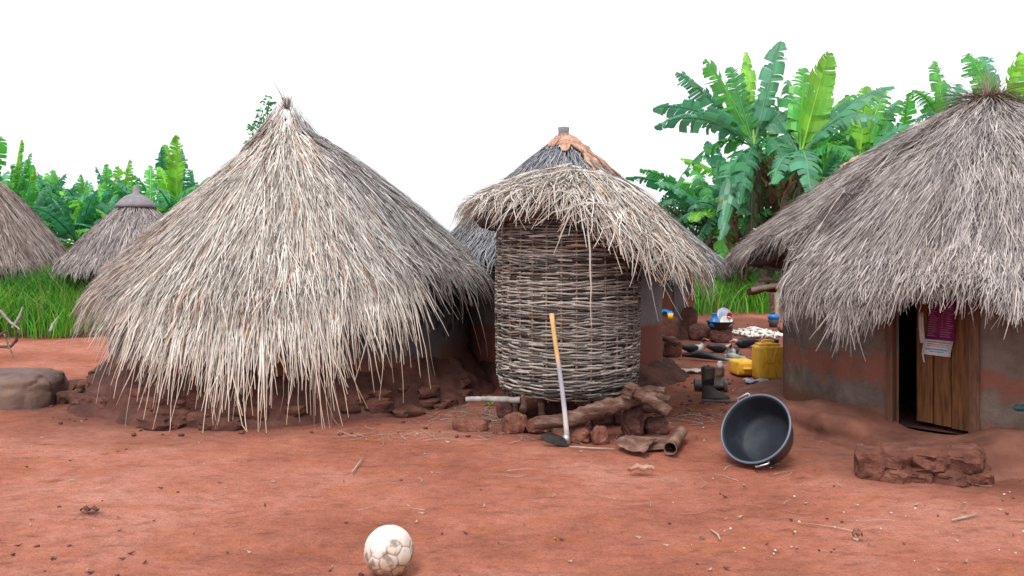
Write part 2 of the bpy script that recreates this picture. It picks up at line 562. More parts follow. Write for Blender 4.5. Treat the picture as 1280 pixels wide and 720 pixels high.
# ------------------------------------------------------------------ thatch
class Roof:
    def __init__(self, c, za, table, conv=.10, l0=.35, us=1.0):
        """c centre; za apex height; table [(deg, eave radius, eave height)] periodic; conv bulge of the slope; l0 how fast it turns down."""
        self.c, self.za, self.conv, self.l0, self.us = c, za, conv, l0, us
        t = sorted([(a % 360, r, z) for a, r, z in table])
        self.A = np.array([t[-1][0] - 360] + [q[0] for q in t] + [t[0][0] + 360])
        self.Rr = np.array([t[-1][1]] + [q[1] for q in t] + [t[0][1]])
        self.Zr = np.array([t[-1][2]] + [q[2] for q in t] + [t[0][2]])
    def eave(self, th):
        d = np.degrees(th) % 360
        return np.interp(d, self.A, self.Rr), np.interp(d, self.A, self.Zr)
    def length(self, th):
        re, ze = self.eave(th)
        return np.hypot(re, self.za - ze)
    def pos(self, th, u, h=0.0):
        re, ze = self.eave(th)
        L = np.hypot(re, self.za - ze)
        uc = np.minimum(u, self.us)
        cv = self.conv if np.isscalar(self.conv) else self.conv[0] + self.conv[1] * np.clip(np.cos(th), -.3, 1)
        s = uc - cv * np.sin(PI * uc)               # height lost stays behind: the slope bulges
        r = re * uc
        z = self.za - (self.za - ze) * s
        ca, sa = re / L, (self.za - ze) / L
        ex = np.maximum(u - self.us, 0) * L
        k = 1 - np.exp(-ex / self.l0)
        r = r + ca * self.l0 * k
        z = z - ex * (sa + (1 - sa) * k)
        r = r + h * sa
        z = z + h * ca
        return np.stack([self.c[0] + r * np.cos(th), self.c[1] + r * np.sin(th), z], -1)

def thatch(roof, n, length, width, thick, colfn, th0=-PI, th1=PI, u0=.0, u1=1.0, yaw=.25, lift=.05, k=5, seed=1, clump=.35, base=(0, 0, 0), hang=1.0, ragged=.55, pw=.5, cnoise=26, fold=.5, hangfn=None):
    g = np.random.default_rng(seed)
    th = g.uniform(th0, th1, n)
    u = u0 + (u1 - u0) * g.uniform(0, 1, n) ** pw if u0 > .2 else (u0 ** 2 + (u1 ** 2 - u0 ** 2) * g.uniform(0, 1, n)) ** .5
    L = roof.length(th)
    cl = vnoise(th * cnoise, u * 6, 0, seed) * .5 + vnoise(th * cnoise * 3.1, u * 9, 0, seed + 1) * .5
    le = length * g.uniform(.65, 1.25, n) * (1 + clump * cl)
    over = np.maximum(u + le / L - 1, 0)
    hf = hangfn(th) if hangfn is not None else 1.0
    le = np.where(over > 0, le * hang * hf * g.uniform(ragged, 1.0, n), le)
    t = np.linspace(0, 1, k)[None, :]
    U = u[:, None] + (le / L)[:, None] * t
    rr = np.maximum(roof.eave(th)[0][:, None] * np.minimum(U, 1), .12)
    yw = g.normal(0, yaw, n) + .35 * yaw * vnoise(th * 9, u * 5, 0, seed + 5) * 2
    cv = g.normal(0, yaw * .32, n)
    lat = (le * yw)[:, None] * t + (le * cv)[:, None] * t ** 2
    TH = th[:, None] + lat / np.maximum(rr, .25)
    h0 = thick * g.uniform(0, 1, n) ** .8 + .05 * thick * cl
    H = h0[:, None] + (lift * g.uniform(-.3, 1, n) ** 1)[:, None] * t ** 2
    P = roof.pos(TH, U, H)
    P = P + g.normal(0, .004, P.shape)
    side = np.stack([-np.sin(TH), np.cos(TH), np.zeros_like(TH)], -1)
    roll = g.normal(0, .5, n)[:, None]
    side = side * np.cos(roll)[..., None] + np.array([0, 0, 1.0]) * np.sin(roll)[..., None]
    P[..., 2] = np.maximum(P[..., 2], .015)
    hw = width * g.uniform(.5, 1.25, n) / 2
    cols = colfn(g, th, u, U, h0 / thick, cl)
    V, Q, C = ribbons(P, hw, side, cols, taper=np.concatenate([[.8], np.linspace(1, .3, k - 1)]), fold=fold)
    return V - np.array(base), Q, C

def roof_shell(roof, root, m, drop=.03, umax=1.0, nu=14, nth=96):
    th = np.linspace(-PI, PI, nth + 1)[:-1]
    u = np.linspace(0.0, umax, nu)
    TT, UU = np.meshgrid(th, u)
    P = roof.pos(TT, UU, -drop)
    P += np.array([0, 0, 1]) * (.02 * fbm(TT * 8, UU * 9, 0, 5, 2))[..., None]
    P2 = roof.pos(TT, UU[::-1] * .97, -drop - .09)
    P = np.concatenate([P, P2], 0).reshape(-1, 3) - np.array(root.location)
    n2 = 2 * nu
    f = []
    for i in range(n2 - 1):
        for j in range(nth):
            j2 = (j + 1) % nth
            f.append((i * nth + j, i * nth + j2, (i + 1) * nth + j2, (i + 1) * nth + j))
    o = link_mesh('roof_frame', raw_mesh('roof_frame', P, np.array(f), smooth=True), m, root)
    return o
def cat3(parts):
    Vs, Qs, Cs, o = [], [], [], 0
    for V, Q, C in parts:
        Vs.append(V)
        Qs.append(Q + o)
        Cs.append(C)
        o += len(V)
    return np.concatenate(Vs), np.concatenate(Qs), np.concatenate(Cs)
def palette(cs):
    cs = np.array(cs, float)
    def f(t):
        t = np.clip(t, 0, .9999) * (len(cs) - 1)
        i = t.astype(int)
        w = (t - i)[..., None]
        return cs[i] * (1 - w) + cs[i + 1] * w
    return f

def mud_wall(root, r, z0, z1, m, gap=None, thick=.12, amp=.012, name='wall', seed=1, roof=None):
    """A round mud wall, its door opening left free between two angles up to a height."""
    c = root.location
    nth, nz = 150, 14
    mb = MB()
    if gap:
        g0, g1, gztop = gap
        spans = [(g1, g0 + 360, z0, z1), (g0, g1, gztop, z1)]
    else:
        spans = [(-180, 180, z0, z1)]
    for (a0, a1, za, zb) in spans:
        n = max(6, int(nth * (a1 - a0) / 360))
        mz = max(3, int(nz * (zb - za) / (z1 - z0)))
        closed = abs(a1 - a0 - 360) < 1e-6
        vs, fs = [], []
        for layer, rad in ((0, r), (1, r - thick)):
            for j in range(mz + 1):
                for i in range(n + 1):
                    th = R(a0 + (a1 - a0) * i / n)
                    z = za + (zb - za) * j / mz
                    rr = rad + amp * float(fbm(math.cos(th) * r * 2.6, math.sin(th) * r * 2.6, z * 2.6, seed, 3)) * (1 if layer == 0 else .3)
                    if roof is not None:                      # the wall stops below the thatch it carries
                        re, ze = roof.eave(th)
                        z = min(z, float(roof.pos(np.array(th), np.array(min(1.0, (r + .15) / re)), -.08)[2]))
                    vs.append((c.x + rr * math.cos(th), c.y + rr * math.sin(th), z))
        st = (mz + 1) * (n + 1)
        for j in range(mz):
            for i in range(n):
                q = j * (n + 1) + i
                fs.append((q, q + 1, q + n + 2, q + n + 1))
                fs.append((st + q, st + q + n + 1, st + q + n + 2, st + q + 1))
        if not closed:
            for j in range(mz):
                for i in (0, n):
                    q = j * (n + 1) + i
                    fs.append((q, q + n + 1, st + q + n + 1, st + q))
        for i in range(n):
            fs.append((i, st + i, st + i + 1, i + 1))
        mb.add(vs, fs)
    return mb.build(name, m, root)

def mud_ring(root, prof, m, amp=.05, freq=3.0, seed=4, name='plinth', nth=260, blocks=0, rfun=None, zfun=None, a0=-180, a1=180):
    """A ring of packed mud and rubble: prof = [(radius, height)] from the wall outward and down to the ground."""
    c = root.location
    pr = np.array(prof, float)
    s = np.linspace(0, 1, 22)
    ps = np.linspace(0, 1, len(pr))
    rr, zz = np.interp(s, ps, pr[:, 0]), np.interp(s, ps, pr[:, 1])
    th = np.radians(np.linspace(a0, a1, nth + 1))
    TH, RR = np.meshgrid(th, rr)
    _, ZZ = np.meshgrid(th, zz)
    if rfun is not None:
        RR = rfun(TH, RR, pr[0, 0])
    if zfun is not None:
        ZZ = zfun(TH, ZZ)
    x, y = RR * np.cos(TH), RR * np.sin(TH)
    d = fbm(x * freq, y * freq, ZZ * freq * 1.4, seed, 4)
    # clods: rounded cells
    cell = np.abs(vnoise(x * freq * 1.9, y * freq * 1.9, ZZ * 5, seed + 3)) ** .6
    fade = np.clip(s * 6, 0, 1)[:, None]
    RR = RR + amp * (d + .7 * (cell - .5)) * fade
    ZZ = ZZ + amp * .55 * (d - .1) * fade * (ZZ > .03)
    ZZ[-1] = -.05
    V = np.stack([RR * np.cos(TH), RR * np.sin(TH), ZZ], -1).reshape(-1, 3)
    n = nth + 1
    ii = (np.arange(len(s) - 1)[:, None] * n + np.arange(nth)[None, :]).ravel()
    return link_mesh(name, raw_mesh(name, V, np.stack([ii, ii + n, ii + n + 1, ii + 1], 1), smooth=True), m, root)

# ---- the big hut with the pale shaggy roof
hut = thing('thatched_hut', 'large round hut with pale shaggy thatch hanging almost to the ground, beside the woven granary', 'hut', MAIN)
mud_ring(hut, [(1.78, .42), (1.84, .36), (1.92, .27), (2.0, .22), (2.07, .10), (2.18, -.01)], M['plinth'], amp=.10, freq=2.6, seed=5)
for i in range(58):
    rb = MB()
    a = R(random.uniform(-172, -22))
    q = random.random()
    rad = 1.92 + .28 * q
    s_ = random.uniform(.07, .20)
    zz = .20 * (1 - q) + random.uniform(-.03, .02)
    rb.rock((MAIN.x + rad * math.cos(a), MAIN.y + rad * math.sin(a), max(.015, zz)), (s_ * 1.5, s_, s_ * .6), a + PI / 2 + random.uniform(-.4, .4), i, sub=2 if s_ < .12 else 3, blocky=.75, rough=.38)
    rb.build('clod', M['clod'], hut, angle=40)
RC = MAIN + Vector((-.12, 0, 0))
rm = Roof(RC, 2.74, [(-180, 1.78, 1.0), (-152, 1.78, .98), (-130, 1.84, .98), (-75, 1.95, 1.0), (-40, 2.0, 1.22), (-15, 2.10, 1.18), (5, 2.12, 1.04), (60, 2.05, 1.1), (120, 1.9, 1.1)], conv=(.02, .05), l0=.40)
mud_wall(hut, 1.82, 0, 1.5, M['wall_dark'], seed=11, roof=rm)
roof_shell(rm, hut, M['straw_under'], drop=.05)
pal_bleach = palette([(.10, .08, .078), (.28, .235, .205), (.52, .465, .42), (.72, .67, .61), (.86, .825, .77)])
pal_cool = palette([(.07, .068, .08), (.20, .19, .205), (.35, .335, .34), (.50, .48, .475), (.64, .62, .60)])
pal_brown = palette([(.09, .06, .05), (.20, .14, .12), (.32, .25, .225), (.44, .37, .34), (.55, .50, .47)])
pal_left = palette([(.06, .042, .038), (.15, .11, .098), (.26, .20, .18), (.37, .30, .27), (.50, .43, .40)])
def tipbrown(C, U, amt=.5):
    """strands keep a rusty brown at their weathered lower ends"""
    k = np.clip((U - 1.06) / .22, 0, 1)[..., None] * amt
    return C * (1 - k) + C * np.array([.62, .42, .30]) * k
def fringe(th):
    d = np.degrees(th)
    return np.interp(d, [-200, -150, -134, -118, -104, -62, -48, -40], [.5, .42, .48, .72, 1.0, 1.0, .85, .75])
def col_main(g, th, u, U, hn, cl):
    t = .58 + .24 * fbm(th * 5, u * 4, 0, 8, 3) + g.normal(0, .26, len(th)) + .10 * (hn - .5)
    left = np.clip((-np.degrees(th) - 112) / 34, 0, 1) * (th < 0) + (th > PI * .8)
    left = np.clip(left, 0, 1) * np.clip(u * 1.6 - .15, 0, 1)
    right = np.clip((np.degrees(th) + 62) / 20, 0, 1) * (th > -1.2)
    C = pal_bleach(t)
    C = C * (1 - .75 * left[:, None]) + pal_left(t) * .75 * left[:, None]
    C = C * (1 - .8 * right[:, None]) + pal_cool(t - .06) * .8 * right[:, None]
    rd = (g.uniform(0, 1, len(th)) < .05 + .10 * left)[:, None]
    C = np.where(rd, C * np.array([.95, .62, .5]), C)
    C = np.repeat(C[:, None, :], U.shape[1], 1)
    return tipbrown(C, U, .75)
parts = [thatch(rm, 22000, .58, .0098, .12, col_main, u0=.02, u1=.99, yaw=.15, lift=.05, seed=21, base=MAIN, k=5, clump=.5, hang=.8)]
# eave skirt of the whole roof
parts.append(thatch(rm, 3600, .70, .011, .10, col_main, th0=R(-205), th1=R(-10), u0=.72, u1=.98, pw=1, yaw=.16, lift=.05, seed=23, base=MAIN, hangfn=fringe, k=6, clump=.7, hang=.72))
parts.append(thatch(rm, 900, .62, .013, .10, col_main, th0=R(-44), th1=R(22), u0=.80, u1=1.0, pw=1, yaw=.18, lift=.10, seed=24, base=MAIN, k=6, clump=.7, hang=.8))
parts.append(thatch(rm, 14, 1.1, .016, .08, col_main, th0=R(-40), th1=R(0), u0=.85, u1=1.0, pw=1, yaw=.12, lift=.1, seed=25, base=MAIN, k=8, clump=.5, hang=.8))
# thick newer coat over the front, hanging in long strands
rm2 = Roof(RC, 2.74, [(-205, 1.78, 1.06), (-180, 1.78, 1.04), (-152, 1.75, 1.04), (-138, 1.82, .98), (-120, 1.93, .88), (-100, 2.0, .80), (-84, 2.04, .74), (-70, 2.06, .83), (-57, 2.07, .94), (-44, 2.08, 1.06), (-20, 2.15, 1.1), (90, 2.1, 1.1)], conv=(.015, .045), l0=1.1, us=.88)
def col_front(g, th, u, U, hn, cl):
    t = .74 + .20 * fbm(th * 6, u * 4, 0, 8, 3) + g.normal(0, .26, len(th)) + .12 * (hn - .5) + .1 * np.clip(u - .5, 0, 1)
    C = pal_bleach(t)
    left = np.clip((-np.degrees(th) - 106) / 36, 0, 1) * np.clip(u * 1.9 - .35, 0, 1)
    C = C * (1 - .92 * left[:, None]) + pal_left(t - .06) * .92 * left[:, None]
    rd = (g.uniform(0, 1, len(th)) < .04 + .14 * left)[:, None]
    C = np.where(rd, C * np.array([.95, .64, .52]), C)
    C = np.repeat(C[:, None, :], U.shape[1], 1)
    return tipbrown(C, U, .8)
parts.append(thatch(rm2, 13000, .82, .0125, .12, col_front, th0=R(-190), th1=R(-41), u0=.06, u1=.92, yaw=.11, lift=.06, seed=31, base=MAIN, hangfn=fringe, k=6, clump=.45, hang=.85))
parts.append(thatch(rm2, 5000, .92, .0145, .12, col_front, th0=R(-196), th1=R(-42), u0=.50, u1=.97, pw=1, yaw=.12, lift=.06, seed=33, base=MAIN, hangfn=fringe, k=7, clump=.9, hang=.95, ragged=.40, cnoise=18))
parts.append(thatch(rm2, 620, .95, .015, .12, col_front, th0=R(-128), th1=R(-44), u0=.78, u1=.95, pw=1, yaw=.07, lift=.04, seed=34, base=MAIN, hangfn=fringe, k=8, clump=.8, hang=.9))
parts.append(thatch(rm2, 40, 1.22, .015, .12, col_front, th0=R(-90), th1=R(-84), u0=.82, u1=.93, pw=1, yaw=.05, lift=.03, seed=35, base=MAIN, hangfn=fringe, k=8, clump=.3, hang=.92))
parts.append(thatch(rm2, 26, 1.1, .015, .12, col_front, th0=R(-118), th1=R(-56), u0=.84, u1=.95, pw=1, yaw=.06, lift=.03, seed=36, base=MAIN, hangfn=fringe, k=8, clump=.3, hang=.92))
rm3 = Roof(RC, 3.04, [(a_, .40, 2.50) for a_ in (-180, -90, 0, 90)], conv=-.05, l0=.3)
parts.append(thatch(rm3, 900, .36, .011, .05, col_main, u0=.05, u1=.95, yaw=.12, lift=.03, seed=37, base=MAIN, k=5, clump=.4, hang=.9))
V, Q, C = cat3(parts)
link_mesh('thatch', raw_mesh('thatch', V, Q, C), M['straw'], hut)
def topknot(root, c, n, length, spread, width, pal, seed, up=.6, name='topknot', down=.0):
    g = np.random.default_rng(seed)
    az = g.uniform(0, 2 * PI, n)
    el = g.uniform(up - spread, up + spread, n)
    le = length * g.uniform(.5, 1.2, n)
    k = 5
    t = np.linspace(0, 1, k)[None, :]
    hr = (le * np.cos(el))[:, None] * t
    hz = (le * np.sin(el))[:, None] * t - down * (le)[:, None] * t ** 2
    r0 = .06 * g.uniform(0, 1, n)[:, None]
    P = np.stack([c[0] + np.cos(az)[:, None] * (hr + r0), c[1] + np.sin(az)[:, None] * (hr + r0), c[2] + hz + g.uniform(-.05, .02, n)[:, None]], -1)
    side = np.stack([-np.sin(az), np.cos(az), np.zeros(n)], -1)[:, None, :].repeat(k, 1)
    V, Q, C = ribbons(P, width * g.uniform(.5, 1.2, n) / 2, side, pal(.5 + g.normal(0, .22, n)))
    return link_mesh(name, raw_mesh(name, V - np.array(root.location), Q, C), M['straw'], root)
topknot(hut, (RC.x, RC.y, 2.97), 120, .11, .5, .010, pal_bleach, 3, up=1.2)
mb = MB()
mb.tube([(RC.x - .02, RC.y, 3.0), (RC.x - .09, RC.y, 3.14), (RC.x - .14, RC.y, 3.22)], [.006, .005, .003], 5)
mb.build('stalk', M['grey_wood'], hut)

# ---- hut at the right with the open plank door
rhut = thing('thatched_hut', 'brown mud hut with grey fine thatch, open plank door and mud step', 'hut', RIGHT)
DA = -133.0
mud_wall(rhut, 1.70, -.02, 1.45, M['wall_brown'], gap=(-142.4, -123.6, 1.32), seed=17, amp=.02)
def step_bulge(TH, RR, r0):
    b = np.exp(-((np.degrees(TH) + 129) / 9.5) ** 4) * .36
    return r0 + (RR - r0) * (1 + b / .6)
def door_dip(TH, ZZ):
    d = np.degrees(TH)
    d = np.where(d > 60, d - 360, d)
    return ZZ * (1 - .50 * np.exp(-((d + 133) / 10.5) ** 4)) * np.interp(d, [-190, -174, -164], [.3, .6, 1.0])
mud_ring(rhut, [(1.66, .215), (1.84, .205), (2.02, .18), (2.07, .11), (2.09, .03), (2.22, -.015)], M['plinth_warm'], amp=.045, freq=3.2, seed=9, rfun=step_bulge, zfun=door_dip)
# the worn step of mud blocks in front of the door
for (px, py, w, h, dp) in ((1099, 577, .15, .20, .20), (1130, 572, .21, .13, .26), (1172, 570, .25, .13, .3), (1214, 573, .24, .15, .28), (1124, 592, .15, .11, .16), (1150, 596, .17, .10, .16), (1186, 594, .22, .11, .2), (1226, 590, .14, .11, .16), (1206, 597, .14, .09, .14)):
    sb = MB()
    p = G(px, 601)
    zc = HC - (py - HZ) / F * p.y - h * .10
    sb.rock((p.x, p.y + (.13 if py < 580 else .03), max(.01, zc - .03)), (w * 1.15, dp * 1.3, h * 1.1), R(-30) + random.uniform(-.2, .2), int(px), sub=4, blocky=.85, rough=.32)
    sb.build('step_block', M['red_clod'], rhut, angle=40)
# interior floor (dark packed mud) and lintel
da_ = R(DA)
dn = Vector((math.cos(da_), math.sin(da_), 0))       # outwards
dt = Vector((-dn.y, dn.x, 0))                        # along the opening, to the viewer's right
dc = RIGHT + dn * 1.66
rot_door = Matrix((dt, -dn, Vector((0, 0, 1)))).transposed()      # local x = along, y = inwards, z = up
def dloc(x, y, z):
    return dc + dt * x - dn * y + Vector((0, 0, z))
mb = MB()
mb.lathe([(.001, .115), (1.62, .115)], 40, Matrix.Translation(RIGHT))
mb.build('floor', M['plinth'], rhut)
fr = thing('door_frame', None, None, (0, 0, 0))
fr.parent = rhut
mb = MB()
mb.box(dloc(-.285, .02, .73), (.045, .10, 1.2), rot_door, bev=.006)
mb.build('post', M['frame_wood'], fr, base=RIGHT)
mb = MB()
mb.box(dloc(.275, .02, .73), (.07, .10, 1.2), rot_door, bev=.006)
mb.build('post', M['frame_wood'], fr, base=RIGHT)
mb = MB()
mb.box(dloc(0, .02, 1.36), (.62, .11, .06), rot_door, bev=.006)
mb.build('lintel', M['frame_wood'], fr, base=RIGHT)
door = MB()
swing = Matrix.Rotation(R(-14), 3, 'Z')
hinge = dloc(.235, .05, 0)
rd = rot_door @ swing
def dleaf(x, y, z):
    return hinge + rd @ Vector((x, y, 0)) + Vector((0, 0, z))
for (x0, x1, oy, zlo) in ((-.128, 0, 0, .145), (-.258, -.131, .004, .15), (-.385, -.261, -.003, .155)):
    door.box(dleaf((x0 + x1) / 2, oy, (zlo + 1.30) / 2), (x1 - x0 - .004, .026, 1.30 - zlo), rd, bev=.004)
for zc in (.35, 1.12):
    door.box(dleaf(-.19, .03, zc), (.37, .024, .08), rd, bev=.004)
door.build('door', M['door_wood'], rhut, angle=40)
rr_ = Roof(RIGHT, 2.74, [(165, 2.12, 1.34), (180, 2.08, 1.36), (-177, 2.06, 1.38), (-174, 1.93, 1.50), (-163, 1.93, 1.50), (-160.5, 2.1, 1.16), (-158, 2.13, 1.10), (-150, 2.14, 1.07), (-141, 2.14, 1.04), (-134, 2.10, 1.14), (-125, 2.10, 1.16), (-116, 2.13, 1.10), (-95, 2.14, 1.05), (-60, 2.14, 1.08), (0, 2.1, 1.1), (90, 2.1, 1.15), (140, 2.1, 1.28)], conv=.075, l0=.16)
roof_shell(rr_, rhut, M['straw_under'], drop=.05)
pal_grey = palette([(.085, .07, .08), (.20, .18, .195), (.36, .32, .31), (.52, .47, .445), (.67, .615, .58)])
def col_right(g, th, u, U, hn, cl):
    t = .55 + .26 * fbm(th * 7, u * 6, 0, 18, 3) + g.normal(0, .25, len(th)) + .14 * (hn - .5) - .10 * cl
    C = pal_grey(t)
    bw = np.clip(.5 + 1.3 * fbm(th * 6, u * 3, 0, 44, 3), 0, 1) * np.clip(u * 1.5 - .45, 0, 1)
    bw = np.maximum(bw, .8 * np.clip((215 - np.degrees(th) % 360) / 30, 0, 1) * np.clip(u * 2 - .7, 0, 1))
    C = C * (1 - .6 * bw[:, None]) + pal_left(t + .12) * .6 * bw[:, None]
    return np.repeat(C[:, None, :], U.shape[1], 1)
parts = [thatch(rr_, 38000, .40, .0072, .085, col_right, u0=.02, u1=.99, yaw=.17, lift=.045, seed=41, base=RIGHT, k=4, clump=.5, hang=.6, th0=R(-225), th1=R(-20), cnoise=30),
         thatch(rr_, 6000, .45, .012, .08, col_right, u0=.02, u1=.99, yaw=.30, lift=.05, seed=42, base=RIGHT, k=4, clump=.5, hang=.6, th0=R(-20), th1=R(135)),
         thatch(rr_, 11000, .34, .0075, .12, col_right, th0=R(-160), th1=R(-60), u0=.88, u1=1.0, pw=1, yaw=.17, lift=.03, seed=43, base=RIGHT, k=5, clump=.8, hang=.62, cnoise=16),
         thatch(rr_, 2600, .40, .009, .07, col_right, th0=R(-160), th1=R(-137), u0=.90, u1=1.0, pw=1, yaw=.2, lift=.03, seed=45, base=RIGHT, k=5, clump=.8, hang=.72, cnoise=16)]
V, Q, C = cat3(parts)
link_mesh('thatch', raw_mesh('thatch', V, Q, C), M['straw'], rhut)
pal_topk = palette([(.16, .11, .09), (.30, .22, .18), (.44, .35, .30), (.58, .50, .44)])
topknot(rhut, (RIGHT.x, RIGHT.y, 2.74), 700, .42, .38, .010, pal_topk, 5, up=.15, down=.32)
o = topknot(rhut, (RIGHT.x, RIGHT.y, 2.70), 140, .26, .5, .009, pal_topk, 6, up=1.1, name='topknot_spikes')

# ---- two huts in the middle distance behind the granary, two more at the left
def small_hut(label, c, rw, hw, za, table, wallm, pal, n, seed, width, length=.42, conv=.06, cap=True):
    h = thing('thatched_hut', label, 'hut', c)
    mud_wall(h, rw, -.02, hw, wallm, seed=seed)
    rf = Roof(c, za, table, conv=conv, l0=.2)
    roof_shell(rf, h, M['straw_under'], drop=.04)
    def cf(g, th, u, U, hn, cl):
        t = .5 + .2 * fbm(th * 6, u * 5, 0, seed, 3) + g.normal(0, .17, len(th)) + .12 * (hn - .5)
        return np.repeat(pal(t)[:, None, :], U.shape[1], 1)
    ps = [thatch(rf, n, length, width, .07, cf, u0=.02, u1=.99, yaw=.18, lift=.03, seed=seed, base=c, k=4, clump=.4, hang=.6, th0=R(-200), th1=R(20)),
          thatch(rf, n // 4, length, width * 1.4, .07, cf, u0=.02, u1=.99, yaw=.18, lift=.03, seed=seed + 1, base=c, k=4, clump=.4, hang=.6, th0=R(20), th1=R(160)),
          thatch(rf, n // 4, length, width, .09, cf, u0=.88, u1=1.0, pw=1, yaw=.16, lift=.03, seed=seed + 2, base=c, k=5, clump=.6, hang=.6, th0=R(-200), th1=R(20))]
    V, Q, C = cat3(ps)
    link_mesh('thatch', raw_mesh('thatch', V, Q, C), M['straw'], h)
    return h
pal_blue = palette([(.10, .11, .14), (.19, .20, .235), (.29, .30, .335), (.39, .40, .42), (.5, .5, .51)])
def ring_table(r, z):
    return [(a, r, z) for a in (-180, -90, 0, 90)]
hb = small_hut('hut just behind the granary with a reddish bark sheet and pot on its peak', HB, 1.13, 1.5, 2.70, ring_table(1.44, 1.36), M['wall_red'], pal_blue, 9000, 51, .012)
hc = small_hut('low hut behind the yard with dark red wall and mud benches', HCC, 1.31, 1.45, 2.52, ring_table(1.79, 1.13), M['wall_far'], pal_cool, 7000, 55, .015)
HL = Vector((-11.3, 16.0, 0))
hl = small_hut('hut cut off by the left picture edge, behind the grass bank', HL, 1.75, 1.45, 3.25, ring_table(2.22, 1.10), M['wall_far'], pal_brown, 10000, 61, .022, length=.7, conv=.16)
HF = Vector((-7.05, 15.0, 0))
hf = small_hut('small far hut with a capped pointed roof before the banana row', HF, .95, 1.4, 2.38, ring_table(1.25, 1.10), M['wall_far'], pal_grey, 8000, 65, .016)
# roof cap of the far hut
mb = MB()
mb.lathe([(.001, 2.62), (.05, 2.60), (.06, 2.46), (.20, 2.40), (.34, 2.26), (.37, 2.20), (.33, 2.19)], 20, Matrix.Translation(HF))
mb.build('roof_cap', M['grey_pot'], hf)
# bark sheet and pot on the hut behind the granary
def sheet(mb, pts, th=.012, col=(1, 1, 1)):
    """a bent thin slab from a grid of points"""
    P = np.array([[tuple(p) for p in row] for row in pts], float)
    nr, nc, _ = P.shape
    du, dv = np.gradient(P, axis=0), np.gradient(P, axis=1)
    N = np.cross(du, dv)
    N /= np.linalg.norm(N, axis=2, keepdims=True) + 1e-9
    vs = np.concatenate([(P + N * th / 2).reshape(-1, 3), (P - N * th / 2).reshape(-1, 3)])
    fs, o = [], nr * nc
    for i in range(nr - 1):
        for j in range(nc - 1):
            q = i * nc + j
            fs.append((q, q + 1, q + nc + 1, q + nc))
            fs.append((o + q, o + q + nc, o + q + nc + 1, o + q + 1))
    for i in range(nr - 1):
        for j in (0, nc - 1):
            q = i * nc + j
            fs.append((q, q + nc, o + q + nc, o + q))
    for j in range(nc - 1):
        for i in (0, nr - 1):
            q = i * nc + j
            fs.append((q, o + q, o + q + 1, q + 1))
    mb.add(vs, fs, col)
mb = MB()
rfB = Roof(HB, 2.74, ring_table(1.40, 1.40), conv=.06, l0=.2)
for (a0, a1, ua, ub, hh, ph) in ((-205, -40, .015, .13, .04, 0), (-62, -14, .10, .40, .05, 2), (-110, -10, .03, .20, .06, 4)):
    rows = []
    for i in range(8):
        row = []
        for j in range(16):
            th = R(a0 + (a1 - a0) * j / 15) + .05 * math.sin(i * 2.1 + ph)
            u = ua + (ub - ua) * i / 7 * (1 + .25 * math.sin(j * 1.3 + ph))
            p = rfB.pos(np.array(th), np.array(u), hh + .012 * math.sin(j * 3.3 + i + ph) + .008 * math.sin(j * 5.1 - i * 1.7))
            row.append(p)
        rows.append(row)
    sheet(mb, rows, .012)
tag(mb.build('bark_sheet', M['bark_cloth'], base=HB + Vector((0, 0, 2.3))), 'reddish bark sheets wrapped over the peak of the hut behind the granary', 'sheet')
mb = MB()
mb.lathe([(.001, 2.78), (.07, 2.66), (.075, 2.74), (.06, 2.78), (.068, 2.84), (.055, 2.845), (.045, 2.78), (.001, 2.77)], 18, Matrix.Translation(HB))
single(mb, 'pot_neck', M['grey_pot'], 'grey broken pot neck capping the peak with the bark sheets', 'pot', HB + Vector((0, 0, 2.66)))
# plinths, benches
mud_ring(hb, [(1.05, .24), (1.13, .20), (1.22, .12), (1.3, .05), (1.4, -.01)], M['plinth'], amp=.09, freq=2.6, seed=14)
mud_ring(hc, [(1.27, .2), (1.36, .16), (1.45, .06), (1.55, -.01)], M['plinth'], amp=.05, freq=2.6, seed=15)
for (px0, px1, py0, py1, d) in ((814, 848, 395, 426, 12.35), (845, 871, 386, 414, 12.9)):
    p0, p1 = at(px0, py1, d), at(px1, py0, d)
    mb = MB()
    mb.rock(((p0.x + p1.x) / 2, d + .25, p1.z / 2 - .02), ((p1.x - p0.x) * 1.15, .6, p1.z * 1.15), 0, int(px0), sub=4, blocky=.95, rough=.10)
    mb.build('mud_bench', M['plinth'], hc)
# dark panel painted as the shaded doorway recess of the far hut
mb = MB()
a = R(-48)
for (da2, w) in ((0, .26),):
    p = HCC + Vector((math.cos(a), math.sin(a), 0)) * 1.305
    mb.box(p + Vector((0, 0, .72)), (w, .03, 1.1), (0, 0, a + PI / 2), bev=.005)
mb.build('door', M['grey_plastic'], hc)

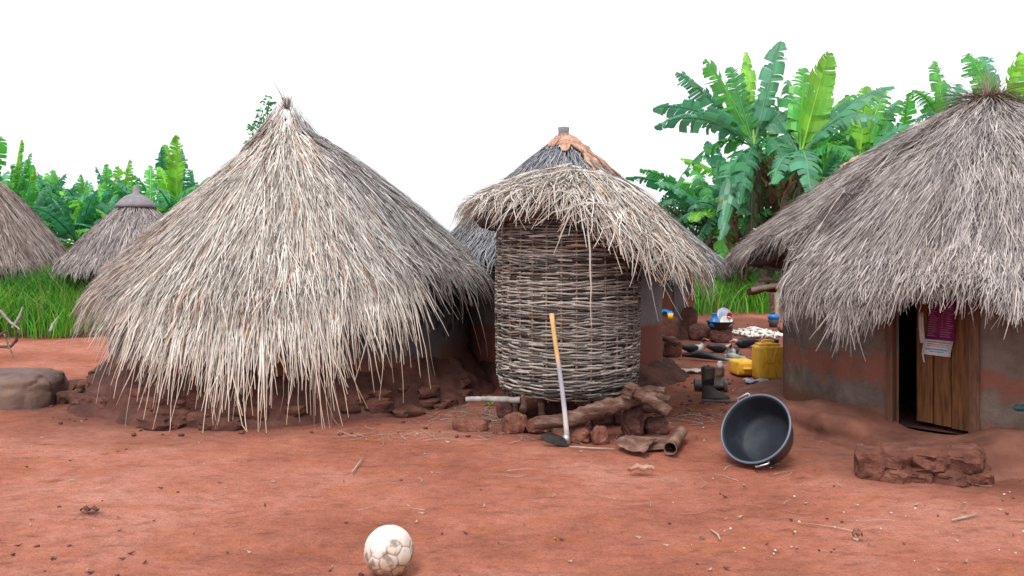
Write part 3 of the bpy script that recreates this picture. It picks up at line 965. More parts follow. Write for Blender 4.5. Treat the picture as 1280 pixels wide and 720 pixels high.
# ------------------------------------------------------------------ woven granary
gran = thing('granary', 'woven stick granary basket on legs under a messy straw cap', 'granary', GRAN)
RB, ZB0, ZB1 = .60, .25, 1.82
NST = 32
def basket_r(z):
    t = (z - ZB0) / (ZB1 - ZB0)
    return RB * (.985 + .03 * math.sin(PI * min(1, t * 1.05)) - .05 * max(0, .08 - t) / .08)
mb = MB()
prof = [(.001, ZB0 + .02), (basket_r(ZB0) - .05, ZB0 + .02)] + [(basket_r(z) - .035, z) for z in np.linspace(ZB0 + .03, ZB1, 12)] + [(.3, ZB1 + .05), (.001, ZB1 + .05)]
mb.lathe(prof, 60, Matrix.Translation(GRAN))
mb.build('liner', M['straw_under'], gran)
Vs, Qs, Cs, off = [], [], [], 0
rows = 116
g = np.random.default_rng(77)
sec = 6
for i in range(rows):
    zc = ZB0 + (ZB1 - ZB0) * (i + .5) / rows
    a = g.uniform(0, 2 * PI)
    end = a + 2 * PI
    while a < end - .05:
        ln = min(g.uniform(.7, 2.4), end - a + .12)
        m = max(10, int(ln * 34))
        th = np.linspace(a, a + ln, m)
        ph = 0 if i % 2 == 0 else PI
        wav = .010 * np.sin(th * NST / 2 + ph)
        rad = .0080 * g.uniform(.6, 1.25)
        zz = zc + g.normal(0, .004) + .008 * vnoise(th * 4, i * .7, 0, 5) + .005 * np.sin(th * NST / 2 + ph + 1.3) * g.uniform(-1, 1)
        zz = zz + .018 * vnoise(th * 1.3, zc * 1.2, 0, 6)
        rr2 = np.array([basket_r(z) for z in zz]) + wav
        rr2[0] -= .012
        rr2[-1] += g.uniform(-.012, .02)
        q = np.linspace(0, 2 * PI, sec + 1)[:-1]
        tr = np.linspace(1.1, .7, m)[:, None] * rad
        rad_dir = np.stack([np.cos(th), np.sin(th), np.zeros(m)], 1)
        P = np.stack([GRAN.x + rr2 * np.cos(th), GRAN.y + rr2 * np.sin(th), zz], 1)
        V = P[:, None, :] + rad_dir[:, None, :] * (np.cos(q)[None, :, None] * tr[..., None]) + np.array([0, 0, 1.0]) * (np.sin(q)[None, :, None] * tr[..., None] * 1.15)
        idx = np.arange(m * sec).reshape(m, sec)
        A, B = idx[:-1], idx[1:]
        Qd = np.stack([A, np.roll(A, -1, 1), np.roll(B, -1, 1), B], -1).reshape(-1, 4)
        t = np.clip(.45 + .34 * g.normal(), 0, 1.15)
        c = np.array([.06, .05, .046]) * (1 - t) + np.array([.50, .455, .415]) * t
        if g.uniform() < .04:
            c = c * np.array([1, .72, .55])
        Vs.append(V.reshape(-1, 3))
        Qs.append(Qd + off)
        Cs.append(np.tile(c, (m * sec, 1)))
        off += m * sec
        a += ln - .06
V = np.concatenate(Vs) - np.array(GRAN)
link_mesh('wickerwork', raw_mesh('wickerwork', V, np.concatenate(Qs), np.concatenate(Cs), smooth=True), M['withy'], gran)
mb = MB()
for j in range(NST):
    a = 2 * PI * (j + .25) / NST
    zs = np.linspace(ZB0 - .03, ZB1, 8)
    mb.tube([(GRAN.x + (basket_r(z)) * math.cos(a), GRAN.y + basket_r(z) * math.sin(a), z) for z in zs], .009, 6, col=(.22, .17, .14))
mb.build('stakes', M['withy'], gran)
for a in (-160, -120, -75, -35, 10, 60, 110, 155):
    mb = MB()
    rr0 = .47
    x, y = GRAN.x + rr0 * math.cos(R(a)), GRAN.y + rr0 * math.sin(R(a))
    mb.tube([(x + .02, y, -.03), (x, y, .1), (x - .01, y, .29)], [.032, .028, .026], 8)
    mb.build('leg', M['bark'], gran)
rg = Roof(GRAN + Vector((.10, .02, 0)), 2.05, [(180, .92, 1.74), (-150, .88, 1.76), (-125, .82, 1.80), (-105, .72, 1.80), (-88, .72, 1.72), (-70, .80, 1.52), (-45, .88, 1.34), (-10, .93, 1.28), (30, .95, 1.3), (90, .9, 1.5), (140, .92, 1.70)], conv=.20, l0=.2)
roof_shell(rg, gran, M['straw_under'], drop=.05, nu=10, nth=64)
pal_gr = palette([(.15, .115, .10), (.33, .285, .25), (.53, .485, .44), (.67, .635, .59), (.78, .755, .72)])
def col_gran(g, th, u, U, hn, cl):
    t = .62 + .2 * fbm(th * 4, u * 4, 0, 28, 3) + g.normal(0, .22, len(th)) + .1 * (hn - .5)
    C = pal_gr(t)
    rd = (g.uniform(0, 1, len(th)) < .08)[:, None]
    C = np.where(rd, C * np.array([1.0, .74, .58]), C)
    return np.repeat(C[:, None, :], U.shape[1], 1)
parts = [thatch(rg, 4600, .60, .0115, .12, col_gran, u0=.0, u1=.99, yaw=.34, lift=.05, seed=71, base=GRAN, k=6, clump=.4, hang=.55),
         thatch(rg, 900, .75, .014, .13, col_gran, u0=.15, u1=.95, yaw=.55, lift=.09, seed=72, base=GRAN, k=7, clump=.5, hang=.55, th0=R(-120), th1=R(30)),
         thatch(rg, 420, .5, .013, .14, col_gran, u0=.75, u1=1.0, pw=1, yaw=.35, lift=.05, seed=73, base=GRAN, k=6, clump=.8, hang=.8, th0=R(-85), th1=R(20)),
         thatch(rg, 600, .45, .013, .12, col_gran, u0=.7, u1=1.0, pw=1, yaw=.3, lift=.06, seed=74, base=GRAN, k=5, clump=.5, hang=.35, th0=R(150), th1=R(275)),
         thatch(rg, 7, .75, .014, .1, col_gran, u0=.75, u1=.98, pw=1, yaw=.2, lift=.05, seed=75, base=GRAN, k=8, clump=.4, hang=.95, th0=R(-110), th1=R(-20))]
V, Q, C = cat3(parts)
link_mesh('straw_cap', raw_mesh('straw_cap', V, Q, C), M['straw'], gran)

# ------------------------------------------------------------------ stones, logs and tools round the granary
def stone(px, py, w, h, dp, label, m='red_stone', rot=0.0, blocky=.5, rough=.28, cat='stone', group=None, name='stone', sub=4, ang=35):
    p = G(px, py)
    p.y += dp * .4
    mb = MB()
    z = gz(p.x, p.y)
    mb.rock((p.x, p.y, z + h * .42), (w, dp, h * 1.1), rot, int(px * 7 + py), sub=sub, blocky=blocky, rough=rough)
    return single(mb, name, M[m], label, cat, p, group, angle=ang)
GS = 'stones under the granary'
stone(587, 538, .27, .10, .14, 'flat pinkish stone block lying alone left of the granary', blocky=.9, rough=.16)
stone(643, 540, .19, .15, .17, 'reddish stone below the left end of the basket, with a leaf on it', group=GS, blocky=.6)
stone(632, 524, .16, .16, .16, 'dark stone behind the reddish leaf-topped stone', m='dark_stone', group=GS)
stone(674, 541, .20, .10, .2, 'red stone wedged under the thick left end of the log', group=GS)
stone(700, 520, .3, .18, .2, 'wide dark stone in the shade right under the basket', m='dark_stone', group=GS)
stone(724, 552, .17, .125, .15, 'rounded red stone just right of the hoe blade', group=GS)
stone(751, 554, .12, .135, .13, 'small upright red stone, second from the hoe blade', group=GS)
stone(792, 546, .17, .26, .18, 'tall knobbly dark stone propping the fork of the log', m='dark_stone', group=GS, rough=.4)
stone(822, 542, .2, .13, .17, 'low dark stone under the right log ends', m='dark_stone', group=GS)
stone(755, 530, .2, .16, .16, 'dark stone behind the big log, under the basket rim', m='dark_stone', group=GS)
def log(pts, rad, label, name='log', m='bark', n=12, cat='log', group=None, knob=.12, flat=1.0):
    mb = MB()
    ps = [Vector(p) for p in pts]
    out, rr2 = [], []
    for i in range(len(ps) - 1):
        for k in range(9):
            t = k / 9
            out.append(ps[i].lerp(ps[i + 1], t) + Vector((0, random.uniform(-1, 1), random.uniform(-1, 1))) * rad[0] * .08)
            rr2.append((rad[i] * (1 - t) + rad[i + 1] * t) * random.uniform(1 - knob, 1 + knob))
    out.append(ps[-1])
    rr2.append(rad[-1])
    mb.tube(out, rr2, n + 6, flat=flat)
    Pv = np.array(mb.v)
    q_ = 1 / max(rad[0], .01)
    dv = np.stack([fbm(Pv[:, 0] * q_ * .5, Pv[:, 1] * q_, Pv[:, 2] * q_, s__, 3) for s__ in (1, 2, 3)], 1) * rad[0] * .28
    mb.v = [tuple(q) for q in Pv + dv]
    return single(mb, name, M[m], label, cat, ps[0], group, angle=50)
LG = 'logs under the granary'
log([at(668, 529, 6.0), at(712, 524, 5.98), at(760, 508, 6.05), at(800, 497, 6.12)], [.045, .060, .062, .05], 'thick brown log slanting up to the right under the basket front', group=LG)
log([at(783, 497, 6.02), at(788, 484, 6.02), at(806, 497, 6.0), at(838, 516, 5.9)], [.038, .045, .048, .04], 'forked log whose stub points up and arm slants down to the right', group=LG)
log([at(780, 494, 6.3), at(810, 488, 6.25), at(832, 489, 6.2)], [.04, .04, .035], 'short topmost log end jutting right from under the basket', group=LG)
log([at(778, 502, 6.25), at(812, 497, 6.15), at(835, 500, 6.1)], [.05, .045, .035], 'light-ended log jutting right below the topmost log end', group=LG)
log([at(786, 510, 6.3), at(820, 510, 6.3), at(836, 516, 6.3)], [.04, .04, .035], 'dark log behind the forked log, low on the right', group=LG)
log([at(582, 499, 6.5), at(615, 499, 6.5), at(650, 500, 6.45)], [.022, .025, .025], 'grey pole sticking out left from under the granary', name='pole', m='grey_wood', n=8, cat='pole', knob=.05)
log([at(654, 514, 6.1), at(655, 500, 6.15), at(652, 492, 6.2)], [.03, .022, .015], 'short crooked stub of wood standing on the leaf-topped stone', name='wood_stub', m='bark', n=8, cat='wood')
# hoe
hp = G(709, 556)
hoe = thing('hoe', 'hoe with long wooden handle leaning on the woven basket, black blade down', 'hoe', hp)
top = at(690.5, 392, 6.12)
mb = MB()
b0 = hp + Vector((0, 0, .045))
mb.tube([b0.lerp(top, t) + Vector((.006 * math.sin(t * 5), 0, 0)) for t in np.linspace(0, 1, 12)], [.021, .019, .018, .018, .0175, .0175, .017, .017, .0175, .018, .019, .019], 10,
        col=[(0.55, .50, .47) if k < 36 else ((.36, .35, .40) if k < 72 else (.62, .38, .17)) for k in range(120)])
mb.build('handle', M['attr'], hoe)
mb = MB()
bl = []
for (px, py, dd) in ((709, 551, 0), (702, 546, 0), (688, 540, .0), (675, 543, .0), (682, 552, -.02), (698, 557, -.02), (708, 559, -.01)):
    bl.append(at(px, py, hp.y - .03 + dd))
nrm = Vector((.0, -.8, .6)).normalized() * .006
n_ = len(bl)
mb.add([p + nrm for p in bl] + [p - nrm for p in bl], [tuple(range(n_)), tuple(range(2 * n_ - 1, n_ - 1, -1))] + [(i, (i + 1) % n_, n_ + (i + 1) % n_, n_ + i) for i in range(n_)])
mb.build('blade', M['hoe_iron'], hoe, smooth=False)
mb = MB()
mb.tube([hp + Vector((-.005, -.01, .012)), hp + Vector((-.006, -.008, .05)), hp + Vector((-.008, -.005, .075))], [.026, .030, .024], 10)
mb.build('socket', M['steel'], hoe)
# rusty sheet metal and its rolled end
def rust_sheet(corners, label, wav, seed, th=.006):
    A, B, C_, D = [Vector(c) for c in corners]
    rows = []
    for i in range(7):
        row = []
        for j in range(11):
            s_, t = j / 10, i / 6
            p = A.lerp(B, s_).lerp(D.lerp(C_, s_), t)
            p = p + Vector((random.uniform(-.008, .008), 0, wav * math.sin(s_ * 7 + seed) * math.sin(t * 3 + .3) + random.uniform(-.004, .004)))
            row.append(p)
        rows.append(row)
    mb = MB()
    sheet(mb, rows, th)
    return single(mb, 'metal_sheet', M['rust'], label, 'sheet metal', A, 'rusty sheet scraps')
def gp(px, py, z=.02):
    d = F * (HC - z) / (py - HZ)
    return Vector(((px - 640) / F * d, d, z))
rust_sheet((gp(768, 557, .035), gp(806, 567, .03), gp(822, 548, .05), gp(782, 544, .06)), 'bent rusty metal sheet lying in front of the small red stones', .02, 1)
rust_sheet((gp(806, 562, .015), gp(838, 561, .015), gp(840, 545, .02), gp(812, 547, .025)), 'thin flat rusty sheet between the bent sheet and the metal roll', .006, 3)
mb = MB()
p0, p1 = gp(838, 561, .045), gp(852, 540, .05)
rows = []
axis_ = (p1 - p0).normalized()
s1 = axis_.cross(Vector((0, 0, 1))).normalized()
for i in range(4):
    p = p0.lerp(p1, i / 3)
    rows.append([p + (s1 * math.cos(q) + Vector((0, 0, 1)) * math.sin(q)) * (.042 + .006 * q / 6) for q in np.linspace(-2.2, 4.4, 22)])
sheet(mb, rows, .004)
single(mb, 'metal_roll', M['rust'], 'rolled tube of rusty metal at the right end of the sheet scraps', 'metal roll', p0, angle=60)

# ------------------------------------------------------------------ football
bp_ = G(487, 712) + Vector((0, -.02, 0))
RBALL = .111
bm = bmesh.new()
bmesh.ops.create_icosphere(bm, subdivisions=6, radius=1)
P = np.array([v.co[:] for v in bm.verts])
phi = (1 + 5 ** .5) / 2
ico = np.array([(0, s1_, s2 * phi) for s1_ in (-1, 1) for s2 in (-1, 1)] + [(s1_, s2 * phi, 0) for s1_ in (-1, 1) for s2 in (-1, 1)] + [(s2 * phi, 0, s1_) for s1_ in (-1, 1) for s2 in (-1, 1)], float)
ico /= np.linalg.norm(ico[0])
tri = []
for i in range(12):
    for j in range(i + 1, 12):
        for k in range(j + 1, 12):
            if ico[i] @ ico[j] > .4 and ico[j] @ ico[k] > .4 and ico[i] @ ico[k] > .4:
                tri.append(ico[i] + ico[j] + ico[k])
tri = np.array(tri)
tri /= np.linalg.norm(tri, axis=1, keepdims=True)
cen = np.concatenate([ico / 2.327, tri / 2.267])
rotm = np.array(Euler((.5, .35, .2)).to_matrix())
cen = cen @ rotm.T
jit = np.stack([vnoise(P[:, 0] * 5, P[:, 1] * 5, P[:, 2] * 5, s_) for s_ in (1, 2, 3)], 1) * .035
sc_ = (P + jit) @ cen.T
srt = np.sort(sc_, axis=1)
gap_ = srt[:, -1] - srt[:, -2]
pan = np.argmax(sc_, axis=1)
seam = np.clip(1 - gap_ / .012, 0, 1)
gp_ = np.random.default_rng(5)
pc = gp_.uniform(0, 1, 32)
white, tan, brown = np.array([.74, .71, .67]), np.array([.52, .36, .25]), np.array([.24, .165, .14])
low = np.clip(.62 - P[:, 2] * 1.1 + P[:, 0] * .12 + .6 * fbm(P[:, 0] * 2, P[:, 1] * 2, P[:, 2] * 2, 12, 3), 0, 1)      # leather worn through on this side
wear = np.clip(low * 1.1 + (pc[pan] - .55) * .5, 0, 1)
C = white * (1 - wear)[:, None] + tan * wear[:, None]
st = np.clip((fbm(P[:, 0] * 4, P[:, 1] * 4, P[:, 2] * 4, 33, 4) + (pc[pan] > .7) * .25 - .22 - P[:, 2] * .2) * 5, 0, 1)
C = C * (1 - .8 * st)[:, None] + brown * (.8 * st)[:, None]
hard = np.clip((fbm(P[:, 0] * 1.3 + 3, P[:, 1] * 1.3, P[:, 2] * 1.3, 71, 3)) * 6 + .6, .25, 1)
sd_ = seam * hard * np.clip(.25 + wear * 1.2, 0, 1)
C = C * (1 - .85 * sd_)[:, None] + np.array([.05, .035, .035]) * (.85 * sd_)[:, None]
rad = RBALL * (1 - .02 * seam - .008 * st + .006 * fbm(P[:, 0] * 2, P[:, 1] * 2, P[:, 2] * 2, 4, 2))
mb = MB()
mb.add(P * rad[:, None] + np.array([bp_.x, bp_.y, RBALL + gz(bp_.x, bp_.y) - .004]), [[v.index for v in f.verts] for f in bm.faces], C)
bm.free()
single(mb, 'football', M['ball'], 'worn white and tan football lying on the red soil in front', 'ball', bp_)

# ------------------------------------------------------------------ big black basin leaning on the hut
ax = Vector((-.62, -.56, .55)).normalized()
rimc = at(943.5, 535, 5.36)
RRIM, RBOT, DEP = .238, .168, .20
zx = ax.cross(Vector((0, 0, 1))).normalized()
zy = zx.cross(ax).normalized()
mtx = Matrix.Translation(rimc) @ Matrix((zx, -zy, ax)).transposed().to_4x4()
tub = thing('washtub', 'big black plastic tub tipped on its side against the hut base', 'tub', Vector((rimc.x, rimc.y, 0)))
mb = MB()
mb.lathe([(RRIM + .004, .0), (RRIM + .012, -.006), (RRIM + .010, -.016), (RRIM - .004, -.018), (RRIM - .012, -.05), (RBOT + .03, -DEP * .8), (RBOT + .012, -DEP), (.001, -DEP)], 64, mtx)
mb.build('shell', M['black_plastic'], tub)
mb = MB()
mb.lathe([(RRIM + .004, .0), (RRIM - .006, -.002), (RRIM - .014, -.02), (RBOT + .022, -DEP * .8), (RBOT + .008, -DEP + .022), (RBOT - .006, -DEP + .012), (.001, -DEP + .012)], 64, mtx)
mb.build('inside', M['basin_inside'], tub)
mb = MB()
mb.tube([mtx @ Vector(((RRIM + .006) * math.cos(q), (RRIM + .006) * math.sin(q), -.004)) for q in np.linspace(0, 2 * PI, 65)], .008, 8, cap=False, col=(.10, .125, .17))
mb.build('rim', M['attr_gloss'], tub)
for q0, up_ in ((R(-52), .05), (R(118), .055)):
    mb = MB()
    pts = []
    for (dq, dr, dz) in ((-.17, .004, -.03), (-.17, .03, -.012), (-.15, .036, -.004), (.15, .036, -.004), (.17, .03, -.012), (.17, .004, -.03)):
        q = q0 + dq
        pts.append(mtx @ Vector(((RRIM + dr) * math.cos(q), (RRIM + dr) * math.sin(q), dz)))
    mb.tube(pts, .006, 8)
    mb.build('handle', M['steel'], tub)

# ------------------------------------------------------------------ poster on the door
pp = dleaf(-.20, -.030, 0)
def pl(x, z, y=0.0):
    return dleaf(-.20 + x, -.022 + y, z)
poster = thing('poster', 'torn purple printed poster with a white lower strip hanging on the plank door', 'poster', pl(0, .8))
def paper(quads, name, m, root, off):
    mb = MB()
    for (x0, z0, x1, z1, sk0, sk1) in quads:
        rows = []
        for i in range(5):
            t = i / 4
            z = z0 + (z1 - z0) * t
            rows.append([pl(x0 + (x1 - x0) * j / 5 + sk0 + (sk1 - sk0) * t, z, off - .012 * math.sin(t * 2.2 + .4) + .004 * math.sin(j * 1.2)) for j in range(6)])
        sheet(mb, rows, .0015)
    return mb.build(name, m, root)
M['paper_purple'] = mat('paper_purple', [(.15, .012, .075), (.20, .02, .10)], scale=6, rough=.6, bump=.05)
M['paper_white'] = mat('paper_white', [(.52, .50, .52), (.66, .64, .66)], scale=9, rough=.7, bump=.05)
M['ink_pale'] = mat('ink_pale', [(.36, .16, .26), (.44, .24, .34)], scale=90, rough=.7, bump=0)
M['ink_cyan'] = mat('ink_cyan', [(.10, .36, .50), (.2, .46, .60)], scale=60, rough=.7, bump=0)
M['ink_red'] = mat('ink_red', [(.42, .20, .20), (.5, .36, .36)], scale=120, rough=.7, bump=0)
paper([(-.105, 1.10, .105, .775, .03, .0)], 'purple_sheet', M['paper_purple'], poster, 0)
paper([(-.112, .7745, .100, .66, .0, -.022)], 'white_strip', M['paper_white'], poster, -.006)
lines = []
z = 1.02
rnd = random.Random(3)
while z > .80:
    sk = .03 * (z - .775) / .325
    lines.append((-.095, z, -.095 + rnd.uniform(.04, .075), z - .0055, sk, sk))
    lines.append((0.0, z, rnd.uniform(.06, .095), z - .0055, sk, sk))
    z -= .0165
paper(lines, 'print_lines', M['ink_pale'], poster, -.0045)
paper([(-.09, .712, .07, .698, -.008, -.010), (-.06, .690, .05, .684, -.012, -.012)], 'blue_print', M['ink_cyan'], poster, -.0105)
paper([(-.085, .76, .085, .753, -.002, -.003), (-.085, .745, .08, .738, -.004, -.004), (-.085, .729, .078, .723, -.006, -.006)], 'red_print', M['ink_red'], poster, -.0105)
paper([(-.165, .97, -.125, .74, .0, .014), (-.132, .70, -.120, .60, -.006, .006)], 'torn_strip', M['paper_white'], poster, .004)

# ------------------------------------------------------------------ jerrycans
def jerrycan(name, label, c, size, rotm_, group='yellow jerrycans'):
    """A canister with rounded body, X-shaped ribs, top handle and capped spout."""
    j = thing(name, label, 'jerrycan', c, group)
    w, d, h = size
    off = Vector(c)
    def T(x, y, z):
        return off + rotm_ @ Vector((x, y, z))
    body = MB()
    body.box(T(0, 0, h * .44), (w, d, h * .88), rotm_, bev=min(w, d) * .16)
    body.box(T(0, 0, h * .90), (w * .80, d * .74, h * .07), rotm_, bev=.01)
    body.build('body', M['yellow'], j)
    for sy in (-1, 1):
        rib = MB()
        y = sy * (d / 2 + .001)
        for sx in (-1, 1):
            rib.tube([T(sx * w * .22, y, h * .80), T(sx * w * .13, y, h * .56), T(sx * w * .13, y, h * .34), T(sx * w * .22, y, h * .08)], .007, 6, flat=.8)
        rib.tube([T(-w * .16, y, h * .45), T(w * .16, y, h * .45)], .007, 6)
        rib.build('ribs', M['yellow'], j)
    hd = MB()
    hd.tube([T(-w * .20, 0, h * .90), T(-w * .19, 0, h * .985), T(-w * .10, 0, h * 1.0), T(w * .10, 0, h * 1.0), T(w * .19, 0, h * .985), T(w * .20, 0, h * .90)], .015, 8)
    hd.build('handle', M['yellow'], j)
    cp = MB()
    cp.lathe([(.026, 0), (.026, .05), (.020, .052), (.001, .052)], 14, Matrix.Translation(T(w * .34, 0, h * .90)) @ rotm_.to_4x4())
    cp.build('cap', M['hoe_iron'], j)
    return j
p = G(963, 475) + Vector((0, .1, 0))
jerrycan('jerrycan', 'large dirty yellow jerrycan standing at the hut corner', p, (.30, .19, .42), Matrix.Rotation(R(4), 3, 'Z'))
p = G(930, 470) + Vector((-.0, .26, .085))
rj = Matrix.Rotation(R(8), 3, 'Z') @ Matrix.Rotation(R(90), 3, 'X')
jerrycan('jerrycan', 'small yellow jerrycan lying on its side beside the standing one', p, (.23, .16, .30), rj)

# ------------------------------------------------------------------ boots, stump
def boot(mb, T, sole):
    prof = [((0, 0, .30), .066, .060), ((0, 0, .27), .064, .058), ((-.002, 0, .18), .058, .052), ((-.004, 0, .11), .052, .046), ((.006, 0, .085), .058, .046), ((.045, 0, .065), .052, .045)]
    n = 16
    vs, fs = [], []
    # shaft rings upright, then rings turn forward over the foot
    rings = []
    for (z, cx, rx, ry) in ((.30, 0, .068, .060), (.29, 0, .066, .058), (.22, 0, .061, .054), (.15, -.003, .055, .048), (.11, .0, .055, .047), (.085, .012, .066, .047)):
        rings.append([(cx + rx * math.cos(2 * PI * k / n), ry * math.sin(2 * PI * k / n), z) for k in range(n)])
    for (z, x0, x1, ry) in ((.065, -.055, .13, .046), (.045, -.057, .175, .047), (.025, -.058, .20, .047), (.0, -.056, .20, .045)):
        cx, rx = (x0 + x1) / 2, (x1 - x0) / 2
        rings.append([(cx + rx * math.cos(2 * PI * k / n), ry * (1 - .18 * max(0, math.cos(2 * PI * k / n)) ** 2) * math.sin(2 * PI * k / n), z) for k in range(n)])
    for r_ in rings:
        vs += [T(*q) for q in r_]
    m = len(rings)
    for i in range(m - 1):
        for k in range(n):
            k2 = (k + 1) % n
            fs.append((i * n + k, (i + 1) * n + k, (i + 1) * n + k2, i * n + k2))
    # inside of the shaft
    o = len(vs)
    vs += [T(.9 * q[0], .9 * q[1], q[2]) for q in rings[0]] + [T(.85 * q[0], .85 * q[1], .14) for q in rings[0]]
    for k in range(n):
        k2 = (k + 1) % n
        fs.append((k, k2, o + k2, o + k))
        fs.append((o + k, o + k2, o + n + k2, o + n + k))
    fs.append(tuple(range(o + n, o + 2 * n)))
    fs.append(tuple((m - 1) * n + k for k in range(n - 1, -1, -1)))
    mb.add(vs, fs)
    sole.box(T(.075, 0, -.006), (.25, .088, .022), T.rot, bev=.006)
    sole.box(T(-.02, 0, -.008), (.075, .08, .028), T.rot, bev=.006)
class Frame:
    def __init__(self, o, rot):
        self.o, self.rot = Vector(o), rot
    def __call__(self, x, y, z):
        return self.o + self.rot @ Vector((x, y, z))
p = G(886, 502) + Vector((0, .03, .018))
bt = thing('rubber_boot', 'grey rubber boot standing upright in the yard, toe to the right', 'boot', p, 'rubber boots')
mb, sm = MB(), MB()
boot(mb, Frame(p, Matrix.Rotation(R(-8), 3, 'Z')), sm)
mb.build('upper', M['rubber'], bt)
sm.build('sole', M['grey_plastic'], bt)
p = G(908, 492) + Vector((.03, .18, .055))
bt = thing('rubber_boot', 'rubber boot lying on its side behind the upright one', 'boot', p, 'rubber boots')
mb, sm = MB(), MB()
boot(mb, Frame(p, Matrix(((0, 0, -1), (.30, .95, 0), (.95, -.30, 0))).transposed().to_3x3().transposed() if False else (Matrix.Rotation(R(-8), 3, 'Z') @ Matrix.Rotation(R(-90), 3, 'Y') @ Matrix.Rotation(R(80), 3, 'Z'))), sm)
mb.build('upper', M['rubber'], bt)
sm.build('sole', M['grey_plastic'], bt)
p = G(901, 488) + Vector((0, .16, 0))
mb = MB()
n = 22
rng2 = random.Random(4)
prof = []
ring = [1 + .08 * math.sin(3 * q / n * 2 * PI) + rng2.uniform(-.04, .04) for q in range(n)]
vs, fs = [], []
for (s_, z) in ((1.08, -.02), (1.0, .05), (.97, .12), (1.0, .195), (.95, .20)):
    vs += [p + Vector((.082 * s_ * ring[k] * math.cos(2 * PI * k / n), .075 * s_ * ring[k] * math.sin(2 * PI * k / n), z)) for k in range(n)]
for i in range(4):
    for k in range(n):
        k2 = (k + 1) % n
        fs.append((i * n + k, i * n + k2, (i + 1) * n + k2, (i + 1) * n + k))
fs.append(tuple(4 * n + k for k in range(n)))
mb.add(vs, fs)
single(mb, 'tree_stump', M['bark'], 'cut tree stump stool behind the upright rubber boot', 'stump', p, angle=50)
mb = MB()
mb.lathe([(.001, 0), (.028, 0), (.036, .02), (.034, .05), (.022, .065), (.024, .075), (.02, .075), (.018, .062), (.001, .06)], 16, Matrix.Translation(p + Vector((.03, -.01, .20))))
M['jar'] = mat('pale_jar', [(.42, .38, .38), (.58, .54, .54)], scale=8, rough=.25, bump=0, spec=.6)
single(mb, 'jar', M['jar'], 'small pale jar standing on the cut stump', 'jar', p + Vector((.03, -.01, .20)))

# ------------------------------------------------------------------ ducks
def loft(mb, path, n=14, cols=None):
    """one body along a path of (x, z, half width, half height, colour); local x forward"""
    vs, fs, cs = [], [], []
    m = len(path)
    for i, (x, z, rw, rh, c) in enumerate(path):
        x0, z0 = path[max(0, i - 1)][:2]
        x1, z1 = path[min(m - 1, i + 1)][:2]
        t = Vector((x1 - x0, 0, z1 - z0)).normalized()
        nn = Vector((-t.z, 0, t.x))
        for k in range(n):
            q = 2 * PI * k / n
            vs.append(Vector((x, 0, z)) + Vector((0, 1, 0)) * rw * math.cos(q) + nn * rh * math.sin(q))
            cs.append(c)
    for i in range(m - 1):
        for k in range(n):
            k2 = (k + 1) % n
            fs.append((i * n + k, i * n + k2, (i + 1) * n + k2, (i + 1) * n + k))
    fs.append(tuple(range(n - 1, -1, -1)))
    fs.append(tuple((m - 1) * n + k for k in range(n)))
    return vs, fs, cs
BK, WH, RD, YL, GN = (.012, .014, .02), (.42, .41, .40), (.35, .05, .04), (.5, .3, .14), (.05, .10, .09)
def duck(label, px, py, yaw, s=1.0, neck='up', breast=BK, face=BK, wing=BK):
    p = G(px, py) + Vector((0, .08, 0))
    body = [(-.30, .135, .012, .006, BK), (-.24, .13, .045, .018, BK), (-.17, .125, .075, .05, BK), (-.08, .115, .098, .085, wing), (.02, .105, .105, .098, BK), (.11, .11, .09, .092, breast)]
    if neck == 'up':
        body += [(.165, .15, .06, .065, breast), (.19, .20, .036, .038, breast), (.20, .25, .028, .030, face), (.205, .29, .030, .034, face), (.228, .312, .032, .032, face), (.258, .31, .024, .022, RD), (.285, .30, .016, .011, YL), (.32, .294, .015, .007, YL), (.335, .292, .006, .003, YL)]
    else:
        body += [(.17, .14, .055, .055, breast), (.205, .155, .036, .036, face), (.235, .165, .034, .034, face), (.262, .155, .026, .022, RD), (.29, .145, .016, .010, YL), (.325, .138, .012, .006, YL)]
    mb = MB()
    vs, fs, cs = loft(mb, body)
    rz = Matrix.Rotation(yaw, 3, 'Z')
    z0 = gz(p.x, p.y) - .0
    mb.add([p + rz @ (v * s) + Vector((0, 0, z0 - .008 * s)) for v in vs], fs, cs)
    d = thing('duck', label, 'duck', p, 'ducks resting in the yard')
    mb.build('body', M['feather'], d)
    for sy in (-1, 1):
        wg = MB()
        w_, f_, c_ = loft(wg, [(-.25, .15, .006, .01, BK), (-.16, .145, .018, .045, BK), (-.04, .135, .024, .065, BK), (.06, .13, .02, .055, wing), (.10, .13, .006, .03, wing)], 10)
        wg.add([p + rz @ ((v + Vector((0, sy * .088, 0))) * s) + Vector((0, 0, z0)) for v in w_], f_, c_)
        wg.build('wing', M['feather'], d)
    return d
duck('black duck with raised neck and white throat, leftmost of the flock', 868, 443, R(-6), .66, 'up', breast=WH)
duck('black duck with tucked head and white wing patch, in the middle of the flock', 899, 441, R(-12), .62, 'down', breast=BK, wing=BK, face=WH)
duck('duck with white breast facing the camera beside the white and green shoe', 918, 446, R(-118), .62, 'up', breast=WH)
duck('black duck with white face, lying before the heap of pale cobs', 933, 435, R(188), .72, 'down', breast=BK, face=WH)
